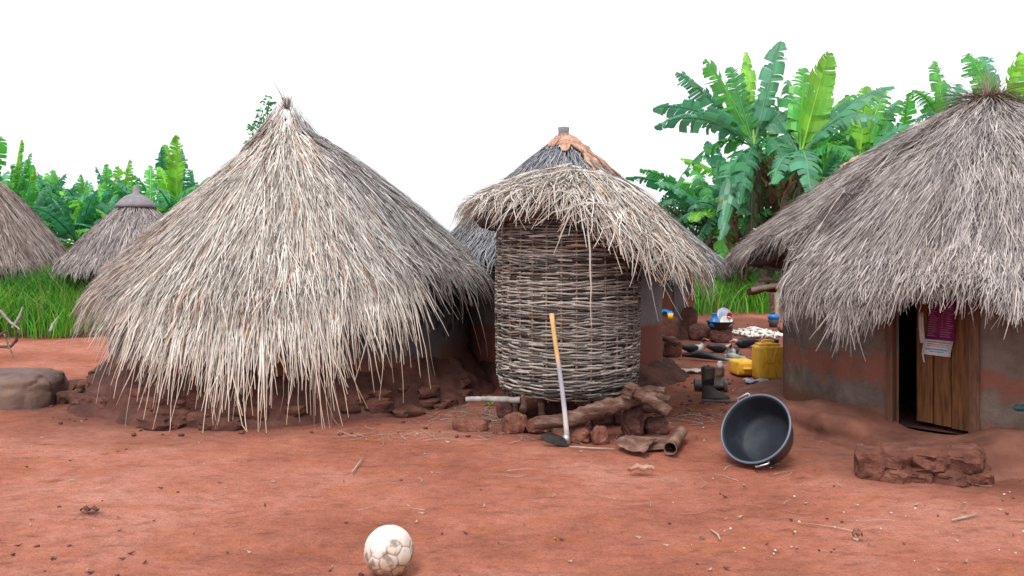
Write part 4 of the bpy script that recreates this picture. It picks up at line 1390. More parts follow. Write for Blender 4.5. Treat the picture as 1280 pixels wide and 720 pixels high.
# long dark roll on the ground
mb = MB()
pa, pb_ = gp(853, 444, .05), gp(913, 450, .03)
mb.tube([pa.lerp(pb_, t) + Vector((0, 0, z)) for t, z in zip(np.linspace(0, 1, 9), (0, 0, .02, .03, .03, .02, .01, 0, 0))], [.02, .022, .04, .052, .052, .042, .032, .024, .02], 10,
        col=[BK] * 60 + [(.06, .07, .08)] * 20 + [(.4, .4, .42)] * 10)
single(mb, 'cloth_roll', M['feather'], 'long dark tapering roll lying on the ground in front of the ducks', 'roll', pa)
mb = MB()
ps = G(916, 450)
w_, f_, c_ = loft(mb, [(-.10, .04, .02, .03, WH), (-.08, .045, .04, .045, GN), (0, .045, .045, .05, WH), (.08, .03, .045, .03, (.1, .30, .26)), (.15, .025, .035, .022, WH), (.17, .02, .01, .01, WH)], 12)
mb.add([ps + v for v in w_], f_, c_)
single(mb, 'shoe', M['attr'], 'white and green shoe lying among the ducks', 'shoe', ps)

# ------------------------------------------------------------------ hearth stones with wash basin
stone(876, 426, .34, .27, .32, 'big round dark stone at the left under the wash basin', m='dark_stone', group='hearth stones', blocky=.2, rough=.15)
stone(903, 429, .33, .30, .30, 'big dark stone at the right under the wash basin', m='dark_stone', group='hearth stones', blocky=.3, rough=.18)
stone(908, 416, .26, .26, .3, 'dark stone at the back under the wash basin', m='dark_stone', group='hearth stones', blocky=.3, rough=.18)
wb = at(900, 411, 12.2)
mb = MB()
mb.lathe([(.001, 0), (.14, 0), (.17, .03), (.20, .11), (.215, .115), (.215, .12), (.195, .118), (.16, .03), (.001, .02)], 32, Matrix.Translation(wb))
single(mb, 'wash_basin', M['black_plastic'], 'black wash basin of dishes standing on the dark round stones', 'basin', wb)
mb = MB()
mb.lathe([(.001, 0), (.075, 0), (.08, .06), (.06, .10), (.034, .14), (.045, .19), (.05, .20), (.03, .2), (.001, .15)], 20, Matrix.Translation(wb + Vector((-.10, -.06, .04))))
single(mb, 'jug', M['blue_plastic'], 'light blue plastic jug in the wash basin', 'jug', wb + Vector((-.10, -.06, .04)))
mb = MB()
mtb = Matrix.Translation(wb + Vector((.07, -.10, .12))) @ Matrix.Rotation(R(62), 4, 'X') @ Matrix.Rotation(R(-12), 4, 'Y')
mb.lathe([(.001, -.05), (.05, -.045), (.088, 0), (.093, .002), (.09, .005), (.048, -.036), (.001, -.04)], 24, mtb)
single(mb, 'bowl', M['white_scrap'], 'white bowl tipped on the front edge of the wash basin', 'bowl', wb + Vector((.07, -.1, .12)))
M['plate'] = mat('bluish_plate', [(.20, .24, .34), (.42, .46, .56)], scale=11, rough=.25, bump=0, spec=.6)
mb = MB()
mtb = Matrix.Translation(wb + Vector((.09, .05, .17))) @ Matrix.Rotation(R(70), 4, 'X') @ Matrix.Rotation(R(20), 4, 'Y')
mb.lathe([(.001, -.02), (.09, -.016), (.15, 0), (.153, .003), (.088, -.008), (.001, -.011)], 28, mtb)
single(mb, 'plate', M['plate'], 'large bluish plate propped up at the back of the wash basin', 'plate', wb + Vector((.09, .05, .17)))
mb = MB()
mb.lathe([(.001, 0), (.04, 0), (.048, .07), (.043, .07), (.036, .01), (.001, .01)], 18, Matrix.Translation(wb + Vector((.13, -.02, .18))) @ Matrix.Rotation(R(60), 4, 'X'))
M['red_plastic'] = mat('red_plastic', [(.42, .03, .025), (.55, .05, .04)], scale=6, rough=.35, bump=0, spec=.5)
single(mb, 'cup', M['red_plastic'], 'red cup among the dishes in the wash basin', 'cup', wb + Vector((.13, -.02, .18)))
mb = MB()
mb.rock((G(896, 424).x, G(896, 424).y, .10), (.12, .10, .20), .3, 5, sub=2, blocky=.6)
single(mb, 'wood_chunk', M['pale_wood'], 'pale chunk of wood standing between the stones under the wash basin', 'wood', G(896, 424))
# cobs
cob = MB()
cob.tube([(-.075, 0, 0), (-.06, 0, 0), (0, 0, .004), (.055, 0, 0), (.072, 0, 0)], [.008, .018, .020, .015, .005], 7, col=(1, 1, 1))
c0 = cob.build('maize_cob', M['white_scrap'])
tag(c0, 'bleached pale maize cob in the heap beside the wash basin', 'cob', 'pale cobs heaped in the yard')
g = random.Random(12)
cc = G(945, 419)
for i in range(110):
    o = c0 if i == 0 else c0.copy()
    if i:
        COL.objects.link(o)
    a, q = g.uniform(0, 2 * PI), g.random() ** .7
    x, y = cc.x + math.cos(a) * q * .36 - .01, cc.y + math.sin(a) * q * .55
    o.location = (x, y, .02 + .10 * max(0, 1 - q * 1.2) * g.random() + .012)
    o.rotation_euler = (g.uniform(-.3, .3), g.uniform(-.45, .45), g.uniform(0, PI))
    s_ = g.uniform(.75, 1.25)
    o.scale = (s_, s_, s_)
# bucket, pot
p = G(967, 409)
bk = thing('bucket', 'dark bucket with a bright blue rim behind the heap of cobs', 'bucket', p)
mb = MB()
mb.lathe([(.001, .0), (.075, .0), (.098, .2), (.09, .2), (.07, .01), (.001, .01)], 24, Matrix.Translation(p))
mb.build('body', M['grey_plastic'], bk)
mb = MB()
mb.lathe([(.095, .155), (.104, .16), (.108, .225), (.098, .226), (.093, .17)], 24, Matrix.Translation(p))
mb.build('rim', M['blue_plastic'], bk)
p = G(980, 415)
mb = MB()
mb.lathe([(.001, 0), (.07, .005), (.115, .06), (.11, .12), (.07, .165), (.065, .185), (.085, .205), (.07, .205), (.05, .18), (.001, .16)], 24, Matrix.Translation(p))
single(mb, 'clay_pot', M['clay'], 'reddish clay pot half hidden by the corner of the brown hut', 'pot', p)
# things on the mud bench
mb = MB()
pt = at(832, 393, 12.0)
rows = [[pt + Vector((.09 * (j - 3) / 3, .10 * (i - 2) / 2, .05 + .03 * math.sin(i * 1.7 + j * 1.1) - .03 * abs(j - 3) / 3)) for j in range(7)] for i in range(5)]
sheet(mb, rows, .012)
single(mb, 'cloth', M['blue_plastic'], 'bright blue rag on the mud bench of the far hut', 'cloth', pt)
for px, lb in ((821, 'yellow cup at the left end of the mud bench'), (838, 'yellow cup beside the blue rag on the mud bench')):
    mb = MB()
    pt = at(px, 399, 11.9)
    mb.lathe([(.001, 0), (.035, 0), (.045, .09), (.04, .09), (.03, .01), (.001, .01)], 16, Matrix.Translation(pt))
    single(mb, 'cup', M['yellow'], lb, 'cup', pt, 'yellow cups')
# rubble and firewood before the hut behind the granary
stone(812, 448, .42, .30, .34, 'big brown clod at the wall foot right behind the basket', m='clod', blocky=.4)
stone(838, 446, .32, .28, .30, 'big brown clod right of the hut wall, before the mud benches', m='clod', blocky=.5)
stone(826, 462, .34, .16, .26, 'low dark clod in the yard below the bigger clods', m='dark_stone')
stone(806, 470, .26, .18, .26, 'brown clod at the right edge of the basket, low', m='clod')
log([at(802, 421, 10.0), at(822, 419, 9.95), at(846, 430, 9.9)], [.03, .04, .035], 'weathered branch lying on top of the brown clods', name='branch', cat='branch')
log([gp(806, 466, .03), gp(822, 468, .03), gp(834, 467, .025)], [.02, .02, .012], 'dark knife-like stick lying at the foot of the clods', name='stick', m='hoe_iron', cat='stick', n=6)
for (px, py, lb) in ((864, 464, 'torn white peelings on the soil left of the boots'), (946, 477, 'crumpled whitish plastic scrap in front of the lying jerrycan')):
    pt = gp(px, py, .012)
    w = .13
    rows = [[pt + Vector((w * (j - 3) / 3, .09 * (i - 2) / 2, .015 * math.sin(i * 2.1 + j * 1.9 + px) + .012)) for j in range(7)] for i in range(5)]
    mb = MB()
    sheet(mb, rows, .004)
    single(mb, 'scrap', M['white_scrap'] if px < 900 else M['plate'], lb, 'scrap', pt)
pt = G(1277, 516)
pt = at(1277, 514, 5.35)
mb = MB()
w_, f_, c_ = loft(mb, [(-.05, .02, .01, .01, GN), (-.03, .022, .03, .022, (.02, .07, .09)), (.05, .022, .03, .022, (.02, .07, .09)), (.09, .015, .012, .012, GN)], 10)
mb.add([pt + v for v in w_], f_, c_)
single(mb, 'slipper', M['attr'], 'small dark teal slipper on the mud ledge at the right edge', 'slipper', pt)

# ------------------------------------------------------------------ firewood under the right hut's eave, posts and logs at the yard end
FW = 'firewood tucked under the brown hut eave'
for i, (a_, b_, r_) in enumerate((((940, 362, 7.1), (992, 351, 6.9), .022), ((944, 356, 7.2), (994, 356, 7.0), .024), ((948, 349, 7.2), (996, 350, 7.1), .018), ((936, 366, 7.3), (962, 356, 7.1), .03), ((952, 342, 7.25), (966, 350, 7.1), .014), ((955, 333, 7.3), (1000, 341, 7.1), .012), ((945, 360, 7.4), (995, 362, 7.2), .025))):
    lbs = ('pale stick lowest in the firewood under the brown hut eave', 'thick pale stick crossing the middle of the firewood', 'thin brown stick lying across the upper firewood', 'short dark log end poking out lowest left of the firewood', 'short slanted pale stick standing up in the firewood', 'thin long pale stick highest under the eave', 'dark stick at the back of the firewood')
    log([at(*a_), at((a_[0] + b_[0]) / 2, (a_[1] + b_[1]) / 2 + 1, (a_[2] + b_[2]) / 2), at(*b_)], [r_, r_ * 1.05, r_ * .9], lbs[i], name='firewood_stick', m='bark' if i in (3, 6) else ('grey_wood' if i % 2 else 'pale_wood'), n=8, cat='firewood', group=FW, knob=.05)
for i, (px, py0, py1, d, r_, lb) in enumerate(((964, 388, 362, 15.5, .06, 'brown wooden post end standing left of the pale post'), (970, 389, 362, 15.2, .05, 'pale split wooden post standing at the yard end'), (978, 392, 352, 14.8, .045, 'thin dark post standing close to the brown hut corner'))):
    b = at(px, py0, d)
    log([(b.x, b.y, -.03), (b.x + .02, b.y, .15), (b.x + .01 * i, b.y, at(px, py1, d).z)], [r_, r_ * .9, r_ * .7], lb, name='post', m=('bark', 'pale_wood', 'bark')[i], cat='post', n=8, group='posts at the yard end')
for i, (a_, b_, m_, lb) in enumerate((((893, 385), (930, 381), 'bark', 'rotten log at the left of the grass edge'), ((925, 381), (944, 376), 'dark_stone', 'dark log in the middle of the grass edge'), ((938, 378), (957, 377), 'grey_wood', 'short pale log at the right of the grass edge'))):
    log([gp(*a_, .08), gp((a_[0] + b_[0]) / 2, (a_[1] + b_[1]) / 2, .09), gp(*b_, .08)], [.07, .09, .07], lb, m=m_, group='logs along the grass edge')

# ------------------------------------------------------------------ mud mound at the left with bare branches
mp = G(-12, 512) + Vector((0, .35, 0))
mb = MB()
mb.rock((mp.x - .16, mp.y, .06), (1.10, .8, .46), .1, 41, sub=5, blocky=.75, rough=.14)
single(mb, 'mud_mound', M['mound'], 'grey brown lump of hard mud at the left picture edge', 'mound', mp)
for i, (pts, r_, lb) in enumerate((([(-20, 432, 6.9), (12, 434, 6.9), (20, 426, 6.85), (22, 415, 6.8)], .014, 'bare hooked branch lying on the grey mud mound'),
                             ([(-10, 421, 7.0), (0, 419, 7.0), (9, 413, 7.0)], .013, 'short dark twig sticking out above the grey mud mound'),
                             ([(5, 417, 7.0), (10, 430, 6.9), (17, 446, 6.7)], .007, 'thin straight twig leaning down the grey mud mound'))):
    log([at(*q) for q in pts], [r_] * (len(pts) - 1) + [r_ * .5], lb, name='branch', m='bark', n=7, cat='branch', group='bare branches on the mound')
for i, (pts, lb) in enumerate((([(0, 388, 11), (12, 402, 11), (25, 412, 10.8)], 'dry grey branch at the foot of the grass bank, far left'), ([(15, 410, 11.5), (24, 396, 11.6), (28, 384, 11.7)], 'grey upright branch in the grass bank above the mound'), ([(62, 415, 12), (66, 405, 12.2), (73, 396, 12.3)], 'thin grey branch at the right end of the grass bank'))):
    log([at(*q) for q in pts], [.02, .018, .008], lb, name='branch', m='grey_wood', n=6, cat='branch', group='dry branches in the grass bank')

# ------------------------------------------------------------------ grass, litter
def blades(n, xr, yr, h, w, pal, seed, mask=None, lean=.35, zf=None):
    g = np.random.default_rng(seed)
    x, y = g.uniform(*xr, n), g.uniform(*yr, n)
    if mask is not None:
        kk = mask(x, y, g)
        x, y = x[kk], y[kk]
        n = len(x)
    k = 4
    t = np.linspace(0, 1, k)[None, :]
    az = g.uniform(0, 2 * PI, n)
    hh = h * g.uniform(.4, 1.2, n) * (1 + .5 * fbm(x * .9, y * .9, 0, seed, 3))
    ln = lean * hh * g.uniform(.2, 1.8, n)
    z0 = zf(x, y) if zf else np.zeros(n)
    P = np.stack([x[:, None] + np.cos(az)[:, None] * ln[:, None] * t ** 2, y[:, None] + np.sin(az)[:, None] * ln[:, None] * t ** 2, z0[:, None] + hh[:, None] * (t - .25 * t ** 2 * lean * 2)], -1)
    b = g.uniform(0, PI, n)
    side = np.stack([np.cos(b), np.sin(b), np.zeros(n)], -1)[:, None, :].repeat(k, 1)
    C = pal(np.clip(.5 + .34 * fbm(x * 1.2, y * 1.2, 0, seed + 3, 3) + g.normal(0, .22, n), 0, 1))
    dryb = (g.uniform(0, 1, n) < .07 + .12 * np.clip(fbm(x * .7, y * .7, 0, seed + 8, 2) + .2, 0, 1))[:, None]
    C = np.where(dryb, np.array([.36, .28, .14]) * g.uniform(.6, 1.2, n)[:, None], C)
    return ribbons(P, w * g.uniform(.5, 1.3, n) / 2, side, C, taper=[1, .9, .65, .1])
pal_grass = palette([(.02, .10, .018), (.04, .22, .03), (.11, .42, .035), (.24, .55, .045), (.42, .60, .08)])
def mleft(x, y, g):
    e = y - (12.6 + .7 * fbm(x * 1.1, 3, 0, 6, 3) + .15 * np.abs(x + 8.5))
    return (e > 0) & (g.uniform(0, 1, len(x)) < np.clip(.15 + e * 1.1 + .4 * fbm(x * 2.5, y * 2.5, 0, 66, 2), .05, 1))
def zleft(x, y):
    return np.clip((y - 12.6) * .16, 0, .35)
GR = [blades(32000, (-15, -5.2), (12.2, 16.5), .72, .018, pal_grass, 81, mleft, zf=zleft)]
def mright(x, y, g):
    e = y - (16.9 + .9 * fbm(x * .9, 1, 0, 9, 3) - .35 * np.clip(4.5 - x, -1, 3))
    return (e > 0) & (g.uniform(0, 1, len(x)) < np.clip(.08 + e * .7 + .4 * fbm(x * 2, y * 2, 0, 67, 2), .04, 1))
GR.append(blades(26000, (2.2, 9.5), (15.5, 23), .85, .022, pal_grass, 83, mright))
def mmid(x, y, g):
    return (x > -5) & (x < 3.5)
GR.append(blades(6000, (-5.5, 3), (19, 24), .6, .03, pal_grass, 84, mmid))
V, Q, C = cat3(GR)
tag(link_mesh('grass', raw_mesh('grass', V, Q, C), M['grass']), kind='stuff')
# bank under the left grass
bx, by = np.meshgrid(np.linspace(-22, -5, 70), np.linspace(12.2, 19, 30))
edge = np.clip((bx + 5) / -1.2, 0, 1)
bz = np.clip((by - 12.6 - .15 * np.abs(bx + 8.5)) * .22, -.06, .34) * edge + .03 * fbm(bx * 2, by * 2, 0, 3, 3) * edge - .03
ii = (np.arange(29)[:, None] * 70 + np.arange(69)[None, :]).ravel()
tag(link_mesh('terrain', raw_mesh('terrain', np.stack([bx, by, bz], -1).reshape(-1, 3), np.stack([ii, ii + 1, ii + 71, ii + 70], 1), smooth=True), M['plinth']), kind='structure')
# straw litter on the soil
def litter(n, regions, seed, pal, ln=(.06, .3), w=.006):
    g = np.random.default_rng(seed)
    xs, ys = [], []
    for (px, py, sx, sy, m) in regions:
        c = G(px, py)
        xs.append(c.x + g.normal(0, sx, int(n * m)))
        ys.append(c.y + g.normal(0, sy, int(n * m)))
    x, y = np.concatenate(xs), np.concatenate(ys)
    n = len(x)
    az = g.uniform(0, PI, n)
    le = g.uniform(*ln, n)
    k = 4
    t = np.linspace(-.5, .5, k)[None, :]
    cv = g.normal(0, .15, n)[:, None]
    X_ = x[:, None] + np.cos(az)[:, None] * le[:, None] * t - np.sin(az)[:, None] * cv * le[:, None] * (t * 2) ** 2
    Y_ = y[:, None] + np.sin(az)[:, None] * le[:, None] * t + np.cos(az)[:, None] * cv * le[:, None] * (t * 2) ** 2
    P = np.stack([X_, Y_, ground_z(X_, Y_) + .006 + g.uniform(0, .012, n)[:, None]], -1)
    side = np.stack([-np.sin(az), np.cos(az), np.zeros(n)], -1)[:, None, :].repeat(k, 1)
    return ribbons(P, w * g.uniform(.5, 1.2, n) / 2, side, pal(g.uniform(.2, 1, n)), fold=.6)
pal_lit = palette([(.20, .15, .11), (.38, .31, .25), (.56, .50, .43)])
L1 = litter(1, [(590, 520, .25, .25, 130), (470, 545, .30, .12, 26), (690, 545, .35, .12, 40), (850, 520, .3, .2, 60), (930, 470, 1.0, 1.0, 40), (600, 545, .5, .1, 30), (100, 500, .8, .4, 22), (700, 590, 1.2, .3, 20), (350, 620, 1.2, .5, 9), (1100, 640, .8, .3, 10), (860, 400, .8, 1.5, 40)], 91, pal_lit)
tag(link_mesh('straw_litter', raw_mesh('straw_litter', *L1), M['straw']), kind='stuff')
# small pale crumbs and dark pebbles trodden into the soil
def crumbs(name, n, seed, size, m, box):
    g = random.Random(seed)
    mb = MB()
    for i in range(n):
        px, py = g.uniform(box[0], box[2]), box[1] + (box[3] - box[1]) * g.random() ** 1.0
        p = G(px, py)
        s_ = size * g.uniform(.4, 1.3)
        mb.rock((p.x, p.y, gz(p.x, p.y) + s_ * .2), (s_ * 1.3, s_, s_ * .7), g.uniform(0, PI), i, sub=1, blocky=.4, rough=.3)
    o = mb.build(name, m)
    return tag(o, kind='stuff')
crumbs('crumbs', 48, 5, .010, M['white_scrap'], (840, 470, 1280, 700))
crumbs('pebbles', 45, 6, .015, M['clod'], (-40, 470, 1320, 735))
def flakes(name, n, seed, m, box, size):
    g = random.Random(seed)
    mb = MB()
    for i in range(n):
        p = G(g.uniform(box[0], box[2]), box[1] + (box[3] - box[1]) * g.random())
        a, s_ = g.uniform(0, 2 * PI), size * g.uniform(.4, 1.4)
        c_, d_ = Vector((math.cos(a), math.sin(a), 0)), Vector((-math.sin(a), math.cos(a), 0))
        z = gz(p.x, p.y) + .004
        t_ = g.uniform(-.3, .3)
        top = [p + Vector((0, 0, z + .006 * q[2])) + c_ * s_ * q[0] + d_ * s_ * q[1] for q in ((-1, 0, 1), (-.2, .35, 0), (1, .1, 2), (.1, -.4 + t_, 1))]
        mb.add(top + [v - Vector((0, 0, .003)) for v in top], [(0, 3, 2, 1), (4, 5, 6, 7), (0, 1, 5, 4), (1, 2, 6, 5), (2, 3, 7, 6), (3, 0, 4, 7)])
    return tag(mb.build(name, m, smooth=False), kind='stuff')
flakes('dry_debris', 80, 41, M['bark'], (-60, 470, 1340, 740), .014)
flakes('straw_debris', 120, 42, M['pale_wood'], (-60, 500, 1340, 740), .014)
crumbs('gravel', 260, 8, .03, M['dark_stone'], (780, 400, 1000, 520))
crumbs('rubble_crumbs', 160, 9, .03, M['clod'], (60, 470, 680, 545))
# single small things on the soil
def leaf_scrap(px, py, w, d, label, m, curl=.03, name='dry_leaf', cat='leaf'):
    pt = gp(px, py, .012)
    rows = []
    for i in range(5):
        v = (i - 2) / 2
        rows.append([pt + Vector((w / 2 * (j - 4) / 4, d / 2 * v * (1 - ((j - 4) / 4.4) ** 2), .012 + curl * v * v + .008 * math.sin(j * 1.7 + px))) for j in range(9)])
    mb = MB()
    sheet(mb, rows, .003)
    return single(mb, name, M[m], label, cat, pt)
leaf_scrap(801, 590, .17, .07, 'curled dry brown leaf lying on the soil below the metal scraps', 'bark_cloth')
leaf_scrap(112, 640, .10, .05, 'dark curled leaf on the soil at the lower left', 'bark', .008)
leaf_scrap(1072, 672, .05, .04, 'small pale husk on the soil at the lower right', 'clay', .02, 'husk', 'husk')
for i, (pts, lb) in enumerate((([(1190, 650), (1205, 647), (1224, 642)], 'pale bent twig on the soil at the lower right'), ([(440, 590), (448, 580), (455, 570)], 'thin forked twig on the soil left of centre'), ([(888, 662), (897, 668), (900, 674)], 'short pale twig on the soil in the foreground middle'), ([(712, 558), (738, 560), (768, 561)], 'thin pale cord lying from the hoe blade to the rusty sheet'))):
    mb = MB()
    mb.tube([gp(*q, .012) for q in pts], [.005, .006, .004], 6)
    single(mb, 'twig' if i < 3 else 'cord', M['pale_wood'], lb, 'twig' if i < 3 else 'cord', gp(*pts[0], .012), 'loose twigs on the soil' if i < 3 else None)
# small green sprouts
def sprout(px, py, h, label, seed, z=0, n=7):
    g = np.random.default_rng(seed)
    p = gp(px, py, z) if z == 0 else at(px, py, z)
    k = 5
    t = np.linspace(0, 1, k)[None, :]
    az = g.uniform(0, 2 * PI, n)
    le = h * g.uniform(.6, 1.2, n)
    P = np.stack([p.x + np.cos(az)[:, None] * le[:, None] * .7 * t, p.y + np.sin(az)[:, None] * le[:, None] * .7 * t, p.z + le[:, None] * (t - .55 * t ** 2)], -1)
    side = np.stack([-np.sin(az), np.cos(az), np.zeros(n)], -1)[:, None, :].repeat(k, 1)
    V, Q, C = ribbons(P, np.full(n, h * .09), side, pal_grass(g.uniform(.5, 1, n)), taper=[.5, 1, .9, .6, .1])
    o = link_mesh('sprout', raw_mesh('sprout', V - np.array(p), Q, C), M['grass'])
    o.location = p
    return tag(o, label, 'plant', 'small green sprouts')
sprout(396, 506, .16, 'green sprout at the foot of the big hut beneath its longest strands', 3)
sprout(612, 508, .13, 'green weed beside the grey pole left of the granary', 4)
sprout(652, 521, .05, 'tiny green leaf on the reddish stone below the basket', 5, z=5.95, n=4)

# ------------------------------------------------------------------ banana plants
def banana_leaf(mb, p0, c, p1, width, g, roll=0.0, col=(.05, .24, .06), petiole=.16, tear=.55, droop=.5, face=None):
    """One torn leaf along a quadratic curve p0-c-p1: midrib tube and two halves of split strips."""
    p0, c, p1 = Vector(p0), Vector(c), Vector(p1)
    m = 56
    pts = [p0 * (1 - t) ** 2 + c * 2 * t * (1 - t) + p1 * t * t for t in np.linspace(0, 1, m)]
    L = sum((pts[i + 1] - pts[i]).length for i in range(m - 1))
    mb.tube(pts[::3] + [pts[-1]], list(np.linspace(.028, .006, len(pts[::3]) + 1)), 6, col=tuple(np.array(col) * np.array([2.0, 1.35, 1.5]) + .02))
    az = p1 - p0
    az.z = 0
    if face is not None:
        sd0 = Vector(face)
    else:
        if az.length < .15:
            az = Vector((math.cos(g.random() * 6.3), math.sin(g.random() * 6.3), 0))
        az.normalize()
        sd0 = Vector((-az.y, az.x, 0))
    i0 = int(petiole * m)
    wprof = lambda t: width * .5 * min(1, (t / .10)) ** .7 * (1 - max(0, (t - .45) / .55) ** 2.2 * .80) * (1 if t < .985 else .6)
    for sgn in (-1, 1):
        i = i0
        while i < m - 1:
            if g.random() < tear:
                step = g.choice((1, 1, 2, 2, 3))
                torn = True
            else:
                step = g.choice((3, 5, 7))
                torn = False
            j = min(m - 1, i + step)
            dr = droop * g.uniform(.4, 1.5)
            sweep = .35 + g.uniform(-.08, .08)
            shade = g.uniform(.72, 1.28)
            cc = tuple(np.array(col) * shade * np.array([g.uniform(.85, 1.2), 1, g.uniform(.85, 1.2)]))
            short = g.uniform(.55, 1.05) if torn else 1
            vs, fs = [], []
            nk = 4
            for q in range(i, j + 1):
                T = (pts[min(q + 1, m - 1)] - pts[max(q - 1, 0)]).normalized()
                sd = (sd0 - T * sd0.dot(T)).normalized()
                nn = sd.cross(T).normalized()
                if nn.z < 0:
                    nn = -nn
                sd = (sd * math.cos(roll) + nn * math.sin(roll)).normalized()
                nn = sd.cross(T)
                if nn.z < 0:
                    nn = -nn
                t = (q - i0) / (m - 1 - i0)
                w = wprof(t) * short
                e = (q - (i + j) / 2) / max(1, (j - i))
                pin = .18 * (j - i) * L / m if torn else 0
                for k in range(nk):
                    f = k / (nk - 1)
                    ang = -dr * f * 1.1 + .35
                    off = sd * sgn * (w * f * math.cos(ang * .9)) + nn * (w * f * math.sin(.30 - dr * f)) + T * (w * f * sweep)
                    off -= T * (e * pin * f * 1.0)
                    if k == nk - 1:
                        off += T * g.uniform(-.012, .012) + nn * g.uniform(-.02, .01)
                    vs.append(pts[q] + off)
            r_ = j - i
            for a_ in range(r_):
                for k in range(nk - 1):
                    o_ = a_ * nk + k
                    fs.append((o_, o_ + 1, o_ + nk + 1, o_ + nk))
            mb.add(vs, fs, cc)
            i = j
GREENS = [(.07, .34, .085), (.12, .47, .075), (.05, .25, .11), (.24, .60, .06), (.11, .37, .20)]
def pseudostem(name, base, top, root, r0=.13, m='banana_stem'):
    mb = MB()
    b, t = Vector(base), Vector(top)
    mb.tube([b.lerp(t, q) + Vector((.03 * math.sin(q * 4), 0, 0)) for q in np.linspace(0, 1, 8)], list(np.linspace(r0, r0 * .6, 8)), 12)
    return mb.build(name, M[m], root)
def auto_banana(name, label, loc, height, nleaf, seed, group, s=1.0):
    g = random.Random(seed)
    root = thing(name, label, 'banana plant', loc, group)
    b = Vector(loc)
    crown = b + Vector((0, 0, height * .48))
    pseudostem('pseudostem', b, crown, root)
    mb = MB()
    for i in range(nleaf):
        az = i * 2.4 + g.uniform(-.3, .3)
        el = R(g.choice((84, 74, 64, 56, 48, 40, 32))) if i < nleaf - 3 else R(g.uniform(10, 30))
        L = height * .55 * g.uniform(.8, 1.15)
        d = Vector((math.cos(az) * math.cos(el), math.sin(az) * math.cos(el), math.sin(el)))
        flat = Vector((math.cos(az), math.sin(az), 0))
        c = crown + d * L * .6
        tip = crown + d * L * .75 + flat * L * .33 * math.cos(el) - Vector((0, 0, L * .30 * (math.cos(el) ** .7)))  + Vector((0, 0, L * .2 * math.sin(el)))
        col = tuple(np.array(GREENS[g.randrange(len(GREENS))]) * 1.25)
        if el > R(75):
            col = GREENS[3] if g.random() < .6 else GREENS[1]
        banana_leaf(mb, crown + d * .02, c, tip, .46 * s * g.uniform(.75, 1.15), g, roll=g.uniform(-.7, .7), col=col, tear=.82, droop=g.uniform(.5, 1.2))
    mb.build('leaves', M['leaf'], root, smooth=False)
    return root
BG1 = 'banana row behind the left huts'
variants = []
left_spots = [(10, 19.0, 3.9), (42, 19.6, 3.85), (80, 20.5, 3.6), (112, 19.6, 3.7), (150, 20.5, 3.6), (188, 19.4, 3.8), (222, 20.0, 4.1), (250, 21, 3.7), (-25, 19.5, 4.3), (62, 21.8, 4.1), (132, 22, 4.0), (205, 22, 4.2), (98, 18.2, 3.2), (28, 17.8, 3.1), (165, 18.6, 3.0)]
llabels = ['tall banana plant over the peak side of the cut-off hut', 'banana plant with a bright upright leaf near the left edge', 'banana plant in the gap between the two left huts', 'banana plant with a yellow-green new leaf left of the far hut', 'banana plant just left of the far hut peak', 'banana plant rising directly behind the far hut peak', 'banana plant right of the far hut peak with spread leaves', 'small banana plant touching the big roof edge', 'banana plant cut by the left picture edge', 'banana plant in the second row, behind the gap between left huts', 'banana plant in the second row left of the far peak', 'banana plant in the second row right of the far peak', 'low young banana plant in front, left of the far hut roof', 'low young banana plant in front over the cut-off hut', 'low young banana plant in front of the row, beside the far peak']
for i, (px, d, h) in enumerate(left_spots):
    loc = Vector(((px - 640) / F * d, d, 0))
    if i < 5:
        variants.append(auto_banana('banana_plant', llabels[i], loc, h, 14, 200 + i, BG1))
    else:
        c_ = copy_tree(variants[(i * 3 + 1) % 5], loc)
        c_.rotation_euler = (0, 0, i * 1.9)
        s_ = h / left_spots[(i * 3 + 1) % 5][2]
        c_.scale = (s_, s_, s_)
        c_['label'] = llabels[i]
BG2 = 'banana clump behind the brown hut'
def key_banana(label, crown, base_px, leaves, seed, colshift=1.0):
    """leaves: (tip px, tip py, depth offset of the tip, arch, width, green, roll)"""
    KD = 1.42                                   # how far behind the yard the clump stands
    crown = (crown[0], crown[1], crown[2] * KD)
    cp = at(*crown)
    loc = Vector((cp.x + (base_px - crown[0]) / F * crown[2], cp.y, 0))
    root = thing('banana_plant', label, 'banana plant', loc, BG2)
    pseudostem('pseudostem', loc, cp, root, .13)
    g = random.Random(seed)
    mb = MB()
    for (tx, ty, dd, arch, w, gi, roll) in leaves:
        tip = at(tx, ty, crown[2] + dd * KD)
        st_ = cp + Vector((g.uniform(-.05, .05), g.uniform(-.05, .05), g.uniform(-.1, .05)))
        mid = st_.lerp(tip, .55) + Vector((0, 0, arch * KD))
        col = tuple(np.array(GREENS[gi] if gi < 5 else (.45, .33, .03)) * colshift)
        dirn = (tip - st_)
        hor = Vector((dirn.x, dirn.y, 0))
        face = None
        if abs(dirn.x) < .7 * abs(dirn.z):
            face = (1, .25, 0)
        banana_leaf(mb, st_, mid, tip, w * KD * .9, g, roll=roll, col=col, tear=.8 if gi != 3 else .25, droop=g.uniform(.5, 1.1), face=face, petiole=.14)
    mb.build('leaves', M['leaf'], root, smooth=False)
    dm = MB()                                   # withered leaves hanging down the stem
    for q in range(7):
        az = q * 1.1 + g.uniform(-.4, .4)
        st_ = cp + Vector((0, 0, -g.uniform(.1, .7)))
        tip = st_ + Vector((math.cos(az) * .55, math.sin(az) * .55, -g.uniform(1.5, 2.3)))
        mid = st_ + Vector((math.cos(az) * .75, math.sin(az) * .75, -.1))
        banana_leaf(dm, st_, mid, tip, .38, g, roll=0, col=((.16, .10, .05), (.10, .13, .05), (.22, .14, .07))[q % 3], tear=.85, droop=1.3, petiole=.1)
    dm.build('withered_leaves', M['leaf'], root, smooth=False)
    return root
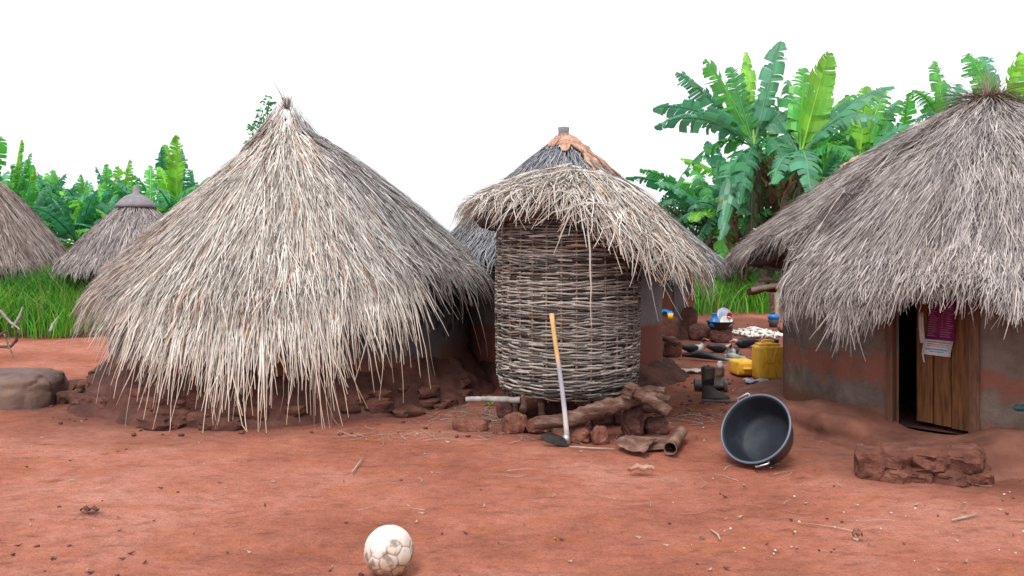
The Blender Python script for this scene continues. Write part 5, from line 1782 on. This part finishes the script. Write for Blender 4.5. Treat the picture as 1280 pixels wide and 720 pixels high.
key_banana('large banana plant with long torn leaves reaching far left', (945, 185, 13.0), 955, [
    (816, 136, -.5, .45, .50, 4, .6), (818, 158, -1.0, .55, .52, 4, .6), (846, 90, .3, .15, .60, 4, .7), (882, 74, -.4, .15, .62, 1, .7), (912, 84, .3, .1, .55, 0, .7),
    (933, 65, .5, .1, .30, 3, .3), (977, 52, .2, .15, .50, 4, .4), (842, 236, -.8, .75, .50, 0, .5), (985, 215, -1.0, .6, .6, 2, .3), (900, 300, -1.2, .9, .55, 4, .4), (958, 110, 1.0, .1, .6, 0, .3),
    (925, 255, -1.3, .5, .5, 2, .2)], 11)
key_banana('banana plant with a broad bright upright leaf in the clump middle', (1000, 200, 12.6), 985, [
    (1036, 66, .1, .1, .62, 3, .1), (1005, 85, .6, .2, .5, 1, .2), (1068, 118, .2, .25, .55, 1, .4), (1117, 108, -.2, .45, .55, 4, .5), (1100, 150, -.8, .55, .55, 4, .5),
    (1015, 262, -1.6, .85, .55, 4, .1), (955, 135, .8, .3, .6, 2, .4), (1075, 205, -1.0, .5, .5, 0, .4), (965, 230, -1.2, .5, .5, 4, .3), (985, 100, 1.2, .2, .5, 0, .2), (1040, 100, .9, .1, .5, 1, .2)], 12)
key_banana('banana plant between the bright-leaved one and the brown hut roof', (1075, 205, 14.0), 1075, [
    (1085, 108, .1, .1, .5, 3, .1), (1108, 112, .5, .2, .5, 1, .3), (1150, 160, -.4, .4, .55, 4, .5), (1030, 170, .2, .5, .6, 0, .4), (1130, 190, -.8, .4, .5, 2, .4), (1060, 130, .8, .2, .6, 1, .3), (1125, 125, .8, .2, .5, 0, .3), (1035, 235, -.6, .4, .5, 2, .3)], 13)
key_banana('banana plant with curled leaf tips left of the brown hut peak', (1185, 165, 14.5), 1185, [
    (1168, 76, .3, .2, .42, 1, .3), (1140, 113, -.3, .3, .45, 1, .5), (1200, 105, .4, .2, .5, 4, .3), (1145, 150, -.6, .4, .5, 2, .4), (1180, 100, .8, .1, .4, 0, .2), (1130, 175, -.3, .4, .6, 4, .4), (1215, 130, .2, .2, .5, 3, .2)], 14)
key_banana('banana plant with big leaves rising behind the brown hut peak', (1250, 150, 12.0), 1250, [
    (1208, 68, .2, .15, .55, 1, .1), (1222, 72, .6, .5, .6, 4, .4), (1276, 66, -.1, .1, .5, 3, .0), (1300, 140, -.5, .5, .6, 0, .4), (1230, 110, .6, .1, .6, 1, .3), (1310, 90, .3, .3, .5, 1, .3)], 15)
key_banana('small dark banana plant low behind the yard with one yellow leaf', (905, 270, 14.0), 908, [
    (898, 200, .3, .1, .35, 2, .3), (860, 262, -.3, .35, .45, 4, .5), (905, 262, -.8, .6, .3, 5, .2), (945, 300, -.5, .3, .45, 0, .4), (868, 310, -.6, .4, .45, 2, .4), (930, 225, .6, .2, .5, 1, .3), (905, 330, -.7, .35, .45, 1, .3), (880, 235, .5, .2, .4, 0, .3)], 16)
key_banana('dark banana plant in the shade low beside the brown hut roof', (985, 275, 15.0), 985, [
    (940, 215, .3, .3, .6, 2, .3), (1040, 215, .3, .3, .6, 2, .3), (960, 320, -.7, .4, .5, 0, .3), (1030, 280, -.5, .3, .6, 2, .3), (990, 190, .6, .2, .6, 2, .2), (930, 290, -.3, .4, .5, 1, .3), (1000, 330, -.4, .3, .5, 2, .3)], 17)

for i, (px, d, h, lb) in enumerate(((890, 21.0, 4.6, 'bushy banana plant behind the yard with many low leaves, left in the clump'), (935, 22.5, 5.4, 'banana plant at the back of the clump, behind the far-reaching leaves'), (985, 21.5, 5.2, 'banana plant at the back of the clump, between the two tallest plants'), (1035, 22.0, 5.6, 'banana plant at the back of the clump, right of the bright upright leaf'), (1075, 20.5, 5.2, 'full banana plant low over the left slope of the brown hut roof'), (1120, 21.5, 5.9, 'banana plant over the middle of the brown hut left roof slope'), (1160, 22.0, 6.0, 'banana plant just left of the curled-tip plant'), (960, 19.4, 4.3, 'low banana plant in front of the clump over the yard'), (1010, 19.8, 4.5, 'low banana plant in front of the clump touching the brown roof'))):
    src = (i * 2 + 1) % 5
    c_ = copy_tree(variants[src], Vector(((px - 640) / F * d, d, 0)))
    c_.rotation_euler = (0, 0, i * 2.3 + .6)
    s_ = h / left_spots[src][2]
    c_.scale = (s_, s_, s_)
    c_['label'], c_['group'] = lb, BG2
# ------------------------------------------------------------------ trees far off
def leafy_tree(name, label, base, h, blobs, leaf, n, cols, seed, trunk_r=.12, group=None):
    """trunk with limbs to each clump; the crown is many small leaf faces through the clumps' volume"""
    g = np.random.default_rng(seed)
    root = thing(name, label, 'tree', base, group)
    b = Vector(base)
    mb = MB()
    hub = b + Vector((0, 0, h * .45))
    mb.tube([b, b.lerp(hub, .5) + Vector((.05, 0, 0)), hub], [trunk_r, trunk_r * .8, trunk_r * .6], 8)
    for (c, r_) in blobs:
        e = b + Vector(c)
        mb.tube([hub, hub.lerp(e, .5) + Vector((0, 0, .05 * h)), e], [trunk_r * .5, trunk_r * .3, trunk_r * .1], 6)
    mb.build('trunk', M['bark'], root)
    Vs, Cs = [], []
    cols = np.array(cols)
    for (c, r_) in blobs:
        m = int(n * r_ ** 2 / sum(q[1] ** 2 for q in blobs))
        u = g.normal(0, 1, (m, 3))
        u /= np.linalg.norm(u, axis=1, keepdims=True)
        rad = r_ * (g.uniform(.3, 1, m) ** .5) * (1 + .35 * fbm(u[:, 0] * 2.2, u[:, 1] * 2.2, u[:, 2] * 2.2, seed, 3))
        p = u * rad[:, None] * np.array([1, 1, .85]) + np.array(c)
        a1 = g.normal(0, 1, (m, 3))
        a1 /= np.linalg.norm(a1, axis=1, keepdims=True)
        a2 = np.cross(a1, g.normal(0, 1, (m, 3)))
        a2 /= np.linalg.norm(a2, axis=1, keepdims=True)
        s_ = (leaf * g.uniform(.5, 1.3, m))[:, None]
        Vs.append(np.stack([p - a1 * s_, p + a2 * s_ * .5, p + a1 * s_, p - a2 * s_ * .5], 1).reshape(-1, 3))
        Cs.append(np.repeat(cols[g.integers(0, len(cols), m)] * g.uniform(.7, 1.3, (m, 1)), 4, 0))
    V = np.concatenate(Vs)
    link_mesh('crown', raw_mesh('crown', V, np.arange(len(V)).reshape(-1, 4), np.concatenate(Cs)), M['grass'], root)
    return root
dg = [(.025, .10, .035), (.04, .16, .05), (.03, .13, .06)]
b = at(868, 309, 34)
leafy_tree('tree', 'round dark tree in the distance left of the banana clump', (b.x, b.y, 0), 4.2, [((-.6, 0, 3.0), 1.1), ((.5, 0, 3.2), 1.1), ((0, .3, 2.2), 1.3), ((1.3, .2, 2.4), 1.0)], .10, 7000, dg, 301)
b = at(325, 309, 13)
leafy_tree('tree', 'light green young tree whose twigs show beside the big hut peak', (b.x, b.y, 0), 3.9, [((-.02, 0, 3.35), .20), ((.06, 0, 3.62), .15), ((.14, 0, 3.82), .12), ((-.10, 0, 3.15), .16), ((.3, .1, 3.2), .3), ((.12, 0, 3.4), .16)], .04, 620, [(.08, .30, .12), (.12, .38, .12)], 302, .05)
# far bushes closing the horizon behind the village, too many and too far to tell apart
g = np.random.default_rng(400)
Vs, Cs = [], []
for k in range(150):
    x = g.uniform(-45, 60)
    y = g.uniform(30, 46)
    rr0 = g.uniform(.8, 1.5)
    m = 420
    u = g.normal(0, 1, (m, 3))
    u /= np.linalg.norm(u, axis=1, keepdims=True)
    p = u * (rr0 * g.uniform(.4, 1, m) ** .5)[:, None] * np.array([1.3, 1, .8]) + np.array([x, y, rr0 * .5])
    p[:, 2] = np.abs(p[:, 2])
    a1 = g.normal(0, 1, (m, 3))
    a1 /= np.linalg.norm(a1, axis=1, keepdims=True)
    a2 = np.cross(a1, g.normal(0, 1, (m, 3)))
    a2 /= np.linalg.norm(a2, axis=1, keepdims=True)
    s_ = .17
    Vs.append(np.stack([p - a1 * s_, p + a2 * s_ * .5, p + a1 * s_, p - a2 * s_ * .5], 1).reshape(-1, 3))
    Cs.append(np.repeat(np.array(dg)[g.integers(0, 3, m)] * g.uniform(.7, 1.3, (m, 1)), 4, 0))
V = np.concatenate(Vs)
tag(link_mesh('undergrowth', raw_mesh('undergrowth', V, np.arange(len(V)).reshape(-1, 4), np.concatenate(Cs)), M['grass']), kind='stuff')
# what grows and lies on the brown hut's roof
p = rr_.pos(np.array(R(-112)), np.array(.52), .06)
gs = np.random.default_rng(8)
k = 6
t = np.linspace(0, 1, k)[None, :]
n = 26
az = gs.uniform(0, 2 * PI, n)
le = gs.uniform(.10, .24, n)
P = np.stack([p[0] + np.cos(az)[:, None] * le[:, None] * .7 * t, p[1] + np.sin(az)[:, None] * le[:, None] * .7 * t, p[2] + le[:, None] * (1.1 * t - .7 * t ** 2) - gs.uniform(0, .25, n)[:, None]], -1)
side = np.stack([-np.sin(az), np.cos(az), np.zeros(n)], -1)[:, None, :].repeat(k, 1)
V, Q, C = ribbons(P, np.full(n, .006), side, pal_grass(gs.uniform(.5, 1, n)))
o = link_mesh('grass_tuft', raw_mesh('grass_tuft', V - p, Q, C), M['grass'])
o.location = p
tag(o, 'thin green grass tuft sprouting from the brown hut roof', 'plant')
p = Vector(rr_.pos(np.array(R(-196)), np.array(.50), .11))
mb = MB()
rows = [[p + Vector((.08 * (j - 4) / 4, .06 * (i - 2) / 2, -.08 * (4 - j) / 4 * .6 + .012 * math.sin(i * 2 + j))) for j in range(9)] for i in range(5)]
sheet(mb, rows, .005)
single(mb, 'dry_leaf', M['bark_cloth'], 'dry orange-brown leaf lying on the slope of the brown hut roof', 'leaf', p)
